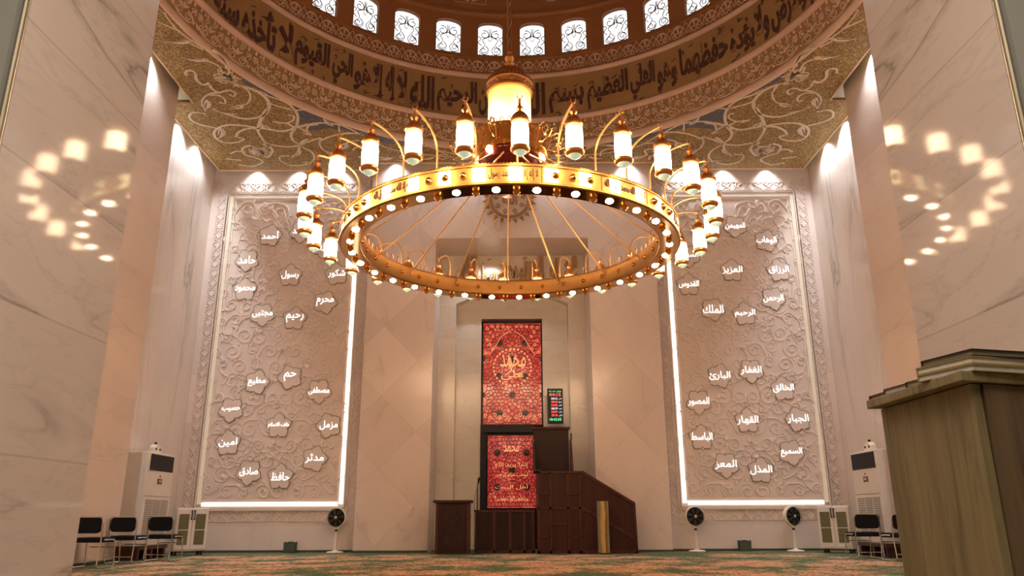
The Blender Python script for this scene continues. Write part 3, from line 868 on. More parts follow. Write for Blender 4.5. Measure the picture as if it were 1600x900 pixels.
for w, a, b, small in WORDS:
    z0, z1 = (10.58, 11.52) if not small else (10.60, 11.28)
    u0, u1 = radians(a) * R, radians(b) * R
    put_text(m, w, (u0, u1, z0, z1), drum_map, off=0.032, depth=0.012)
    for k in range(6 if u1 - u0 > .6 else 3):           # vowel marks
        u = rnd.uniform(u0 + .05, u1 - .05); v = rnd.choice((11.5, 11.35, 11.28, 10.60)) + rnd.uniform(-.05, .05)
        m.ribbon([(u - .06, v - .03), (u, v), (u + .06, v + .02)] if k % 2 else smoothp([(u - .03, v), (u, v + .05), (u + .03, v), (u - .01, v - .06)], 3), [.012, .022, .008] if k % 2 else .018, .012, drum_map)
struct(m.build('trim_11', M['ink']))
# smooth five-lobed medallions of the two carved panels: name, x, z, turn
NAMES_L = [('أحمد',-6.33,7.86,80),('محمد',-5.53,7.96,265),('حامد',-6.87,7.18,265),('محمود',-6.85,6.38,92),('مجتبى',-6.34,5.72,275),('رحيم',-5.51,5.61,85),('محرم',-4.77,6.03,285),('شكور',-4.52,6.79,100),('رسول',-5.72,6.76,90),('طه',-4.91,7.52,270),('مطيع',-6.32,3.99,75),('حم',-5.51,4.11,255),('مصطفى',-4.77,3.76,60),('مزمل',-4.47,2.92,110),('مدثر',-4.76,2.13,290),('حافظ',-5.55,1.71,90),('صادق',-6.31,1.82,265),('امين',-6.88,2.51,95),('حسيب',-6.89,3.31,265),('خلف الاسلام',-5.69,2.92,90)]
NAMES_R = [('المهيمن',5.87,8.07,265),('الوهاب',6.65,7.66,75),('الرزاق',6.89,6.85,100),('الرحمن',6.67,6.09,280),('الرحيم',5.91,5.69,95),('الملك',5.11,5.81,280),('القدوس',4.54,6.47,90),('السلام',4.58,7.25,270),('المؤمن',5.15,7.86,80),('العزيز',5.69,6.85,88),('البارئ',5.14,4.1,75),('الغفار',5.93,4.23,270),('الخالق',6.68,3.78,95),('المصور',4.57,3.46,270),('القهار',5.73,3.0,90),('الجبار',6.96,3.03,105),('الباسط',4.58,2.6,90),('السميع',6.71,2.24,280),('المعز',5.11,1.95,270),('المذل',5.94,1.82,85)]
M['emblem'] = plain('bronze_gold_paint', (0.40, 0.225, 0.10), 0.4, 0.25, var=0.1)
# ------------------------------------------------------------------ the two carved wall panels
def lobed(cx, cy, r, turn, n=60):
    out = []
    for i in range(n):
        a = 2 * pi * i / n
        t = abs(cos(2.5 * (a - radians(turn))))
        rr = r * (0.66 + 0.27 * t ** 0.55 + 0.09 * max(0, t - 0.93) / 0.07)
        out.append((cx + rr * cos(a), cy + rr * sin(a)))
    return out
def panel(side, names):
    s = 1 if side == 'right' else -1
    root = thing('carved_wall_panel', 'tall carved stone wall panel with lit name medallions on the %s of the niche' % side, 'wall panel', (0, 0, 0))
    x0, x1 = (4.07, 7.44) if s > 0 else (-7.44, -4.07)
    z0, z1 = 1.08, 8.97
    m = MB(); m.box(x0 + .02, x1 - .02, 18.66, 18.70, z0, z1); m.build('background_slab', M['carved'], root)
    mp = flat_map(18.662)
    cx = (x0 + x1) / 2
    m = MB(); rnd = random.Random(11)
    hw = (x1 - x0) / 2 - .12
    zz = z0 + .28; row = 0
    while zz < z1 - .15:
        for k in range(4):
            u = .18 + k * .42 + (0.19 if row % 2 else 0) + rnd.uniform(-.05, .05)
            r = rnd.uniform(.15, .25)
            if u + r > hw: r = max(.12, hw - u)
            a0 = rnd.uniform(0, 2 * pi); d = rnd.choice((-1, 1)); v = zz + rnd.uniform(-.07, .07)
            for q_ in (-1, 1):
                aa = a0 if q_ > 0 else pi - a0
                sp = spiral(cx + q_ * u, v, r, .05, aa, q_ * d * 1.45, 28)
                n = len(sp)
                m.ribbon(sp, [.040 - .016 * i / n for i in range(n)], .021, mp)
                m.blob([(sp[-1][0] + .035 * cos(t * pi / 3), sp[-1][1] + .035 * sin(t * pi / 3)) for t in range(6)], .024, mp)
                # tangent stem and leaves
                tx, ty = sp[0]
                da = aa - q_ * d * pi / 2
                ex, ey = tx + .36 * cos(da), ty + .36 * sin(da)
                if abs(ex - cx) < hw and z0 + .1 < ey < z1 - .1:
                    m.ribbon(smoothp([(tx, ty), ((tx + ex) / 2 + .06 * cos(aa), (ty + ey) / 2 + .06 * sin(aa)), (ex, ey)], 5),   .032, .024, mp)
                    m.blob(leaf(ex, ey, ex + .17 * cos(da + .7 * q_), ey + .17 * sin(da + .7 * q_), .09, .12), .026, mp)
                    m.blob(leaf(ex, ey, ex + .15 * cos(da - .8 * q_), ey + .15 * sin(da - .8 * q_), .09, -.1), .032, mp)
                b = aa + q_ * d * 2.2
                px, py = cx + q_ * u + r * .9 * cos(b), v + r * .9 * sin(b)
                if abs(px - cx) < hw - .05:
                    m.blob(leaf(px, py, px + .14 * cos(b + .6), py + .14 * sin(b + .6), .07, .1), .02, mp)
        zz += .38; row += 1
    # fan of fronds at the top centre and long arcs
    for q_ in (-1, 1):
        for k in range(5):
            m.ribbon(smoothp([(cx, z1 - 1.2), (cx + q_ * (.1 + .12 * k), z1 - .9 - .08 * k), (cx + q_ * (.3 + .28 * k), z1 - .35 - .12 * k)], 6), .035, .022, mp)
    m.build('scrollwork', M['carved_hi'], root)
    # plain inner bead and stepped frame
    for nm, off, w, h in (('inner_bead', .10, .035, .02), ('outer_bead', -.075, .04, .035), ('frame_fillet', -.14, .03, .03)):
        m = MB(); a = (x0 + off, z0 + off, x1 - off, z1 - off)
        m.ribbon([(a[0], a[1]), (a[2], a[1]), (a[2], a[3]), (a[0], a[3])], w, h, flat_map(18.665), True)
        m.build(nm, M['carved_hi'], root)
    # carved border band
    m = MB(); mpb = flat_map(18.7)
    bx0, bx1 = (3.82, 7.86) if s > 0 else (-7.86, -3.82)
    W = .26; bz0, bz1 = .72, 9.36
    def motif(px, pz, ang):
        ca, sa = cos(ang), sin(ang)
        def t(u, v, h): return (px + u * ca - v * sa, 18.7 - h, pz + u * sa + v * ca)
        for q_ in (-1, 1):
            m.ribbon(spiral(.0, q_ * .07, .06, .02, -q_ * pi / 2, q_ * .95, 9), .020, .016, t)
            m.ribbon(smoothp([(-.13, q_ * .12), (-.05, q_ * .02), (.05, -q_ * .02), (.13, -q_ * .12)], 3), .020, .016, t)
        m.ribbon([(-.13, .13), (.13, .13)], .014, .016, t); m.ribbon([(-.13, -.13), (.13, -.13)], .014, .016, t)
    for px in ((x0 + bx0) / 2 - .06 if s < 0 else (bx0 + x0) / 2 - .06, (x1 + bx1) / 2 + .06):
        n = int((bz1 - bz0) / .26)
        for k in range(n + 1): motif(px, bz0 + .0 + k * (bz1 - bz0) / n, pi / 2)
    for pz in (.82, 9.23):
        n = int((x1 - x0) / .26)
        for k in range(n + 1): motif(x0 + k * (x1 - x0) / n, pz, 0)
    m.build('carved_border', M['carved_hi'], root)
    # light strips behind a lozenge mesh
    ls = {'left': 'led_bright' if s > 0 else 'led_mid', 'right': 'led_mid' if s > 0 else 'led_bright', 'bottom': 'led_bright', 'top': 'led_low'}
    for k, d in (('left', (x0 - .045, x0 + .045, z0, z1)), ('right', (x1 - .045, x1 + .045, z0, z1)), ('bottom', (x0 + .075, x1 - .075, z0 - .04, z0 + .045)), ('top', (x0 + .075, x1 - .075, z1 - .055, z1 + .045))):
        m = MB(); m.box(d[0], d[1], 18.64, 18.665, d[2], d[3]); o = m.build('light_strip', M[ls[k]], root)
        o['label'] = {'led_bright': 'bright white light strip under a lozenge mesh', 'led_mid': 'dim gold light strip under a lozenge mesh', 'led_low': 'unlit strip under a lozenge mesh'}[ls[k]]
    for nm, x, z, a in names:
        m = MB(); m.blob(lobed(x, z, .325, a), .034, mp, .93); r = m.build('medallion', M['plate'], root)
        m = MB(); m.ribbon(lobed(x, z, .315, a), .028, .036, mp, True); m.build('outline', M['outline'], r)
        m = MB(); w = .52 if len(nm) > 4 else .44 if len(nm) > 2 else .30
        put_text(m, nm, (x - w / 2, x + w / 2, z - .10, z + .12), lambda u, v, h: (u, 18.628 - h, v), off=.0, depth=.008, keep=1.25)
        m.build('lettering', M['letter_white'], r)
    return root
panel('left', NAMES_L)
panel('right', NAMES_R)

# ------------------------------------------------------------------ gold lettering in the niche
m = MB()
for w_, u0, u1, v0, v1 in (('لا', 1.42, 1.80, 6.75, 7.62), ('إله', 1.02, 1.36, 6.75, 7.55), ('إلا', .60, .98, 6.75, 7.62), ('الله', .14, .62, 6.62, 7.45), ('محمد', -.36, .16, 6.98, 7.50), ('رسول', -.92, -.38, 6.72, 7.42), ('الله', -1.45, -.94, 6.75, 7.60)):
    put_text(m, w_, (u0, u1, v0, v1), lambda u, v, h: (u, 19.67 - h, v), off=.05, depth=.06)
for u, v in ((-.62, 7.52), (.35, 7.55)):
    m.ribbon([(u - .05, v - .03), (u, v), (u + .06, v + .02)], [.015, .03, .01], .05, lambda a, b, h: (a, 19.67 - h, b))
tag(m.build('gold_inscription', M['emblem']), 'raised gold calligraphy across the top of the niche behind the chandelier', 'calligraphy')

# ------------------------------------------------------------------ round gold emblem above the niche
root = thing('round_emblem', 'round gold emblem with a flamed rim high above the niche', 'emblem', (0, 0, 0))
ex, ez = -.05, 8.72
mp = flat_map(18.296)
m = MB(); m.ribbon([(ex + .50 * cos(t * pi / 24), ez + .50 * sin(t * pi / 24)) for t in range(48)], .09, .05, mp, True); m.build('rim', M['emblem'], root, smooth=True)
m = MB()
for k in range(22):
    a = 2 * pi * k / 22
    bx, bz = ex + .56 * cos(a), ez + .56 * sin(a)
    m.blob(leaf(bx, bz, bx + .17 * cos(a + .35), bz + .17 * sin(a + .35), .07, .2), .03, mp)
    m.ribbon(spiral(ex + .60 * cos(a + .14), ez + .60 * sin(a + .14), .035, .012, a + pi, 1.0, 8), .02, .025, mp)
m.build('flame_fringe', M['emblem'], root)
m = MB()
for k in range(9):
    a = 2 * pi * k / 9 + .17
    m.ribbon(spiral(ex + .36 * cos(a), ez + .36 * sin(a), .075, .02, a, 1.3, 14), .02, .025, mp)
put_text(m, 'الله', (ex - .2, ex + .2, ez - .16, ez + .2), lambda u, v, h: (u, 18.296 - h, v), off=.03, depth=.03)
m.build('lettering', M['emblem'], root)

# ------------------------------------------------------------------ red lattice screens in the niche
def red_pane_mat():
    m, nt, b = new_mat('lit_red_glass')
    q = NB(nt)
    vo = q.n('ShaderNodeTexVoronoi'); q.link(q.coord(), vo.inputs['Vector']); vo.inputs['Scale'].default_value = 9
    sp = q.n('ShaderNodeSeparateColor'); q.link(vo.outputs['Color'], sp.inputs[0])
    n = q.noise(q.coord(), 2.2, 3)
    f = q.math('ADD', q.math('MULTIPLY', sp.outputs[0], .5), q.math('MULTIPLY', n, .6))
    c = q.ramp(f, [(0.3, (0.30, 0.016, 0.014)), (0.62, (0.50, 0.045, 0.034)), (0.85, (0.60, 0.12, 0.07))])
    q.link(c, b.inputs['Base Color']); q.link(c, b.inputs['Emission Color'])
    b.inputs['Emission Strength'].default_value = 0.60
    b.inputs['Roughness'].default_value = 0.12
    return m
M['red_pane'] = red_pane_mat()
M['amber'] = emissive('lit_amber_glass', (1.0, 0.42, 0.18), 0.6, (0.5, 0.25, 0.1))
M['screen_black'] = plain('dark_lattice', (0.05, 0.014, 0.012), 0.35, var=0.1)
def star_lattice(mb, x0, x1, z0, z1, stars, y, amb=None):
    pts = []
    rnd = random.Random(5)
    for sx, sz in stars:
        pts.append((sx, sz))
        for k in range(12):
            a = 2 * pi * k / 12
            pts.append((sx + .150 * cos(a), sz + .150 * sin(a)))
            pts.append((sx + .245 * cos(a + pi / 12), sz + .245 * sin(a + pi / 12)))
    keep = [p for p in pts if x0 < p[0] < x1 and z0 < p[1] < z1]
    g = .088
    nx = int((x1 - x0) / g); nz = int((z1 - z0) / g)
    for i in range(nx + 1):
        for j in range(nz + 1):
            p = (x0 + (i + .5 * (j % 2)) * (x1 - x0) / nx, z0 + j * (z1 - z0) / nz)
            if all(hypot(p[0] - s_[0], p[1] - s_[1]) > .305 for s_ in stars): keep.append(p)
    vs, es, fs, _, _, _ = delaunay_2d_cdt([Vector((p[0] + rnd.uniform(-1, 1) * 1e-4, p[1] + rnd.uniform(-1, 1) * 1e-4)) for p in keep], [], [], 0, 1e-6)
    cc = []
    for f in fs:
        a, b, c = [vs[i] for i in f[:3]]
        d = 2 * (a.x * (b.y - c.y) + b.x * (c.y - a.y) + c.x * (a.y - b.y))
        if abs(d) < 1e-9: cc.append(None); continue
        ux = ((a.x ** 2 + a.y ** 2) * (b.y - c.y) + (b.x ** 2 + b.y ** 2) * (c.y - a.y) + (c.x ** 2 + c.y ** 2) * (a.y - b.y)) / d
        uy = ((a.x ** 2 + a.y ** 2) * (c.x - b.x) + (b.x ** 2 + b.y ** 2) * (a.x - c.x) + (c.x ** 2 + c.y ** 2) * (b.x - a.x)) / d
        cc.append((ux, uy))
    em = {}
    for i, f in enumerate(fs):
        for k in range(3):
            e = tuple(sorted((f[k], f[(k + 1) % 3]))); em.setdefault(e, []).append(i)
    for e, ff in em.items():
        if len(ff) == 2 and cc[ff[0]] and cc[ff[1]]:
            a, b = cc[ff[0]], cc[ff[1]]
            L = hypot(a[0] - b[0], a[1] - b[1])
            if L < .008 or L > .4: continue
            cl = lambda p: (min(max(p[0], x0), x1), min(max(p[1], z0), z1))
            a, b = cl(a), cl(b)
            if hypot(a[0] - b[0], a[1] - b[1]) < .008: continue
            mb.bar((a[0], y, a[1]), (b[0], y, b[1]), .0145, .02, (0, 1, 0))
def screen(label, x0, x1, z0, z1, stars, upper):
    Y = 20.12 if upper else 20.0
    root = thing('lit_lattice_screen', label, 'lattice screen')
    m = MB(); m.box(x0, x1, Y + .03, Y + .05, z0, z1); m.build('glass_pane', M['red_pane'], root)
    m = MB(); star_lattice(m, x0, x1, z0, z1, stars, Y + .01)
    for sx, sz in stars: m.lathe([(.001, -.012), (.075, -.008), (.075, .008), (.001, .012)], 12, (0, 0, 0), Matrix.Translation((sx, Y + .005, sz)) @ Matrix.Rotation(pi / 2, 4, 'X'))
    m.build('star_lattice', M['screen_black'], root)
    m = MB(); w = .035
    m.box(x0 - w, x0, Y - .05, Y + .05, z0, z1); m.box(x1, x1 + w, Y - .05, Y + .05, z0, z1)
    m.box(x0 - w, x1 + w, Y - .05, Y + .05, z1, z1 + w); m.box(x0 - w, x1 + w, Y - .05, Y + .05, z0 - w, z0)
    m.build('frame', M['black'], root)
    mp = flat_map(Y - .005)
    m = MB()
    if upper:
        cx, cz = 0.0, 4.62
        for k in range(30):
            a = 2 * pi * k / 30
            bd = MB(); bd.blob([(cx + .50 * cos(a) + .028 * cos(t * pi / 4), cz + .50 * sin(a) + .028 * sin(t * pi / 4)) for t in range(8)], .014, mp); bd.build('amber_bead', M['amber'], root)
        m.ribbon(smoothp([(-.1, 4.95), (-.04, 4.6), (.02, 4.5), (.12, 4.42), (.28, 4.42)], 5), .03, .012, mp)
        m.ribbon(smoothp([(.1, 4.95), (.0, 4.62), (-.08, 4.48), (-.2, 4.40)], 5), .026, .012, mp)
        li = MB(); put_text(li, 'محمد', (-.32, .36, 4.62, 4.98), lambda u, v, h: (u, Y - .005 - h, v), off=.0, depth=.012)
        put_text(li, 'علي', (-.3, .3, 4.22, 4.56), lambda u, v, h: (u, Y - .005 - h, v), off=.0, depth=.012); li.build('inscription', M['amber'], root)
        for s in (-1, 1):
            for k in range(7):
                m.ribbon(spiral(s * (.68 - .075 * (k % 3)), 5.7 - .12 * (k // 1) * .95, .05, .012, k, 1.1 * s, 10), .013, .012, mp)
            for k in range(4): m.ribbon(spiral(s * (.12 + .14 * k), 5.74, .05, .012, k, 1.1 * s, 10), .013, .012, mp)
            for k in range(6): m.ribbon(spiral(s * (.1 + .12 * k), 3.28 + .06 * (k % 2) , .06, .012, k, 1.1 * s, 10), .014, .012, mp)
            m.ribbon(smoothp([(s * .05, 5.62), (s * .3, 5.45), (s * .45, 5.2), (s * .62, 4.95)], 5), .014, .012, mp)
    else:
        for i, (t, a, b) in enumerate((('محمد', 2.38, 2.58), ('إنما يريد الله', 1.98, 2.12), ('ليذهب عنكم الرجس', 1.72, 1.87), ('أهل البيت', 1.44, 1.58), ('ويطهركم تطهيرا', 1.12, 1.28))):
            w = .2 if i == 0 else .42
            li = MB(); put_text(li, t, (-.03 - w, -.03 + w, a, b), lambda u, v, h: (u, Y - .005 - h, v), off=.0, depth=.012); li.build('inscription', M['amber'], root)
    if upper: m.build('amber_tracery', M['amber'], root)
    return root
st = [(sx, sz) for sz in (5.28, 4.38, 3.40) for sx in (-.345, .345)] + [(sx, sz) for sz in (4.85, 3.88) for sx in (-.80, .80, 0)]
screen('large upper red lattice screen with a lit amber ring, above the dark crossbeam', -.78, .78, 3.10, 5.84, st, True)
st = [(sx, sz) for sz in (2.36, 1.5) for sx in (-.4, .36)] + [(-.02, 1.93)]
screen('lower red lattice screen with amber lettering beside the pulpit stairs', -.64, .60, .99, 2.80, st, False)
root = thing('screen_support', 'black post and crossbeam framing the lower red lattice screen', 'frame')
m = MB(); m.box(-.83, .56, 19.88, 19.995, 2.86, 3.07); m.build('crossbeam', M['black'], root, bevel=.008)
m = MB(); m.box(-.83, -.68, 19.88, 19.995, 0.0, 2.86); m.build('post', M['black'], root, bevel=.008)
# ------------------------------------------------------------------ the ring chandelier
CX, CY = -.03, 11.0
Z0, Z1 = 4.65, 4.93
RO, RI = 2.55, 2.26
ch = thing('ring_chandelier', 'huge gold ring chandelier with thirty lit glass lamps hanging from the dome', 'chandelier', (CX, CY, 0))
N = 30
def pol(r, a, z): return (r * sin(a), -r * cos(a), z)       # a = 0 points at the camera
PH = radians(360 / N) * .2
m = MB()
m.lathe([(RO, Z0), (RO + .015, Z0 + .012), (RO + .015, Z0 + .03), (RO, Z0 + .04), (RO, Z1 - .04), (RO + .015, Z1 - .03), (RO + .015, Z1 - .01), (RO, Z1), (RI, Z1), (RI - .01, Z1 - .012), (RI, Z1 - .03), (RI, Z0 + .03), (RI - .01, Z0 + .012), (RI, Z0), (RO, Z0)], 120)
m.build('ring_band', M['gold_satin'], ch, smooth=True)
m = MB(); m.lathe([(RO - .012, Z0 - .003), (RI + .012, Z0 - .003)], 120); m.build('underside_plate', M['gold_mirror'] if 'gold_mirror' in M else M['gold'], ch)
# beaded crest along the top: one scalloped strip
m = MB(); nb = 720
for k in range(nb):
    a = 2 * pi * k / nb
    h = .018 if k % 2 else .006
    m.v += [pol(RO + .004, a, Z1 - .004), pol(RO + .004, a, Z1 + h), pol(RO - .012, a, Z1 + h), pol(RO - .012, a, Z1 - .004)]
for k in range(nb):
    a = 4 * k; b = 4 * ((k + 1) % nb)
    for j in range(4): m.f.append((a + j, a + (j + 1) % 4, b + (j + 1) % 4, b + j))
m.build('beaded_crest', M['gold'], ch)
m = MB()
for k in range(90):
    a = 2 * pi * k / 90 + .01
    p = pol(RI + .03, a, Z1)
    t = Vector((cos(a), sin(a), 0))
    m.tube([Vector(p) + t * .045 * cos(u) + Vector((0, 0, .13 * sin(u))) for u in [pi * i / 8 for i in range(9)]], .005, 5)
m.build('wire_loops', M['gold_dark'], ch)
# glowing patches that paint in the lamps' reflections, bosses and lettering on the outer face
M['reflection_glow'] = emissive('painted_lamp_reflection', (1.0, 0.76, 0.38), 9.0)
def out_map(u, v, h): return pol(RO + .002 + h, u / RO, v)
SEG = 2 * pi / 15
for k in range(36):
    a = radians(1.7 + 10 * k)
    lit = MB(); lit.add([pol(RO + .004, a + da, z) for da, z in ((-.034, Z0 + .05), (.034, Z0 + .05), (.034, Z1 - .045), (-.034, Z1 - .045))], [(0, 1, 2, 3)]); lit.build('lamp_reflection_patch', M['reflection_glow'], ch)
for k in range(10):                     # lettered plates alternate with plates of three bosses
    a = radians(36 * k)
    let = MB(); put_text(let, 'لا إله إلا الله محمد رسول الله', (RO * (a - radians(8)), RO * (a + radians(8)), Z0 + .07, Z1 - .065), out_map, off=.0, depth=.008)
    let.build('etched_lettering', M['ink'], ch)
    for d in (12.8, 18, 23.2):
        a = radians(36 * k + d)
        p = Vector(pol(RO, a, (Z0 + Z1) / 2)); n = Vector(pol(1, a, 0))
        mat = Matrix.Translation(p) @ n.to_track_quat('Z', 'Y').to_matrix().to_4x4()
        bo = MB(); bo.lathe([(.052, 0), (.050, .014), (.036, .034), (.014, .054), (.001, .066)], 12, (0, 0, 0), mat); bo.build('cone_boss', M['gold'], ch, smooth=True)
for k in range(36):
    a = 2 * pi * (k + .5) / 36
    n = Vector(pol(1, a, 0))
    p = Vector(pol(RI - .004, a, (Z0 + Z1) / 2))
    mat = Matrix.Translation(p) @ (-n).to_track_quat('Z', 'Y').to_matrix().to_4x4()
    bo = MB(); bo.lathe([(.038, 0), (.036, .012), (.022, .03), (.001, .045)], 12, (0, 0, 0), mat); bo.build('stud', M['gold'], ch, smooth=True)
# joints between the plates of the band
for k in range(20):
    m = MB(); a = radians(9 + 18 * k)
    m.box(-.006, .006, -.004, .004, Z0 + .03, Z1 - .03, Matrix.Rotation(a, 4, 'Z') @ Matrix.Translation((0, -RO - .002, 0))); m.build('plate_joint', M['gold'], ch)
# bulbs and onion drops on the underside
for k in range(N):
    a = 2 * pi * k / N - radians(12) * .32
    m = MB(); m.lathe([(.05, 0), (.05, -.008), (.043, -.018), (.026, -.027), (.001, -.03)], 14, pol((RO + RI) / 2, a, Z0 - .004))
    m.build('bulb', M['bulb'], ch, smooth=True)
for k in range(N):
    a = 2 * pi * (k + .5) / N - radians(12) * .32
    m = MB(); m.lathe([(.04, 0), (.046, -.02), (.05, -.032), (.034, -.055), (.012, -.07), (.001, -.09)], 12, pol((RO + RI) / 2, a, Z0 - .004))
    m.build('onion_drop', M['gold'], ch, smooth=True)
# lamps on goose-neck arms
RL = 3.08
def lamp_parts(a):
    x, y, _ = pol(RL, a, 0)
    c = (x, y, 4.77)
    m = MB()
    m.lathe([(.098, .43), (.112, .44), (.108, .47), (.09, .51), (.06, .545), (.03, .565), (.022, .58), (.045, .605), (.045, .62), (.02, .64), (.012, .66), (.016, .675), (.007, .70), (.004, .74)], 18, c)
    m.tube([(x + .03 * cos(t), y, 4.77 + .765 + .03 * sin(t)) for t in [radians(-230 + i * 28) for i in range(11)]], .006, 5)
    cap = m.build('lamp', M['copper'], ch, smooth=True)
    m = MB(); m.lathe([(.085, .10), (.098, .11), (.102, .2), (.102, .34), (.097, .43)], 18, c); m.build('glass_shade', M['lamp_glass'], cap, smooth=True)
    m = MB(); m.lathe([(.075, .045), (.10, .055), (.117, .075), (.117, .095), (.10, .115)], 18, c); m.build('rim', M['copper'], cap, smooth=True)
    m = MB(); m.lathe([(.08, .05), (.07, .03), (.045, .012), (.02, .002), (.012, -.004), (.001, -.02)], 14, c); m.build('crystal_cup', M['crystal'], cap, smooth=False)
    m = MB()
    R2 = RO - .08
    pts = smoothp([(R2, Z1), (R2, 5.12), (R2 + .01, 5.26), (R2 + .08, 5.38), (R2 + .22, 5.46), (R2 + .40, 5.50), (RL - .02, 5.505), (RL, 5.46)], 4)
    m.tube([pol(r, a, z) for r, z in pts], .014, 7)
    m.lathe([(.03, 0), (.03, .015), (.018, .03), (.014, .05)], 10, pol(R2, a, Z1))
    m.build('arm', M['rod_gold'], cap, smooth=True)
for k in range(N):
    lamp_parts(2 * pi * k / N + PH)
# rods from the hub to the ring
for k in range(15):
    a = 2 * pi * k / 15 + pi + radians(1.5)
    m = MB()
    p0 = Vector(pol(.44, a, 6.18)); p1 = Vector(pol(RI - .03, a, Z0 + .20))
    m.tube([p0, p1], .013, 7)
    m.tube([p1 + Vector((0, 0, .03)), p1 - Vector((0, 0, .05))], .012, 6)
    m.build('rod', M['rod_gold'], ch, smooth=True)
# hub
m = MB()
m.lathe([(.50, 6.24), (.60, 6.26), (.63, 6.29), (.63, 6.32), (.60, 6.34), (.60, 6.55), (.63, 6.57), (.63, 6.60), (.55, 6.62), (.36, 6.62)], 40)
m.lathe([(.36, 6.60), (.37, 6.62), (.37, 6.66), (.345, 6.67)], 40)
m.build('hub_drum', M['gold'], ch, smooth=True)
m = MB(); m.lathe([(.50, 6.24), (.52, 6.1), (.45, 6.0), (.30, 5.92), (.24, 5.72), (.20, 5.66), (.001, 5.64)], 32); m.build('red_bowl', plain('red_enamel', (0.12, 0.012, 0.008), 0.25, 0.3, emit=(0.6, 0.05, 0.03), estr=.02), ch, smooth=True)
for k in range(6):
    a = 2 * pi * k / 6 + .38
    m = MB(); m.lathe([(.04, 0), (.05, -.03), (.03, -.06), (.001, -.07)], 10, pol(.52, a, 6.24)); m.build('hub_bulb', M['bulb'], ch, smooth=True)
m = MB()
for k in range(64):
    a = 2 * pi * k / 64
    x, y, _ = pol(.335, a, 0)
    m.tube([(x, y, 6.64), (x, y, 7.42)], .0155, 6, caps=False)
def hub_glass():
    mt, nt, b = new_mat('lit_hub_glass')
    q = NB(nt)
    tc = q.n('ShaderNodeTexCoord'); sep = q.n('ShaderNodeSeparateXYZ'); q.link(tc.outputs['Object'], sep.inputs[0])
    t = q.math('MULTIPLY', q.math('SUBTRACT', sep.outputs[2], 6.62), 1.25)
    t = q.math('ADD', t, q.math('MULTIPLY', q.math('SUBTRACT', q.noise(q.coord(scale=(1, 1, 3)), 2.0, 2), .5), .5))
    q.link(q.ramp(t, [(0.0, (1.0, 0.70, 0.38)), (0.35, (1, 0.78, 0.5)), (0.62, (1.0, 0.62, 0.25)), (0.95, (1.0, 0.42, 0.05))]), b.inputs['Emission Color'])
    q.link(q.math('SUBTRACT', 2.7, q.math('MULTIPLY', t, 1.6)), b.inputs['Emission Strength'])
    b.inputs['Roughness'].default_value = .15
    return mt
m.build('glass_rod_cylinder', hub_glass(), ch, smooth=True)
m = MB()
m.lathe([(.345, 7.40), (.38, 7.41), (.385, 7.44), (.37, 7.46), (.37, 7.56), (.385, 7.58), (.375, 7.61), (.34, 7.68), (.28, 7.77), (.20, 7.85), (.11, 7.90), (.09, 7.93), (.06, 7.96)], 40)
m.build('hub_cap', M['copper'], ch, smooth=True)
m = MB()
for k in range(10):
    a = 2 * pi * k / 10 + .1
    n = Vector(pol(1, a, 0)); mat = Matrix.Translation(Vector(pol(.37, a, 7.51))) @ n.to_track_quat('Z', 'Y').to_matrix().to_4x4()
    m.lathe([(.036, 0), (.034, .01), (.02, .016), (.001, .018)], 12, (0, 0, 0), mat)
m.build('cap_roundels', M['gold'], ch, smooth=True)
m = MB()
for k in range(40):
    a = 2 * pi * k / 40; m.lathe([(.018, 0), (.02, .015), (.006, .045), (.001, .055)], 6, pol(.375, a, 7.60))
m.build('cap_crest', M['gold_dark'], ch, smooth=True)
m = MB()
for k in range(22):
    a = 2 * pi * k / 22
    p = Vector(pol(.42, a, 6.62)); t = Vector((cos(a), sin(a), 0))
    m.tube([p + t * .045 * cos(u) + Vector((0, 0, .17 * sin(u))) for u in [pi * i / 8 for i in range(9)]], .008, 5)
m.build('hub_loops', M['gold'], ch, smooth=True)
for k in range(12):                                    # scroll brackets around the drum
    a = 2 * pi * k / 12 + .2
    m = MB()
    sp = spiral(.80, 6.46, .13, .03, pi, -1.3, 18)
    m.tube([pol(.62, a, 6.3)] + [pol(u, a, v) for u, v in sp], .014, 6)
    m.tube([pol(.62, a, 6.33), pol(.75, a, 6.27), pol(.9, a, 6.3), pol(.96, a, 6.38)], .012, 6)
    x, y, _ = pol(.96, a, 0); m.lathe([(.001, 6.37), (.022, 6.40), (.012, 6.43), (.001, 6.47)], 8, (x, y, 0))
    m.build('scroll_bracket', M['gold'], ch, smooth=True)
m = MB()
prof = [(.055, 7.95), (.075, 7.98), (.05, 8.02), (.08, 8.07), (.085, 8.1), (.05, 8.15), (.06, 8.2), (.03, 8.25), (.02, 8.3)]
m.lathe(prof, 16)
m.build('chain_knop', M['gold'], ch, smooth=True)
m = MB()
for ph in (0, 2 * pi / 3, 4 * pi / 3):
    m.tube([(.022 * cos(ph + z * 9), .022 * sin(ph + z * 9), z) for z in [8.25 + i * .04 for i in range(237)]], .016, 6)
m.build('hanging_cable', M['gold_dark'], ch, smooth=True)
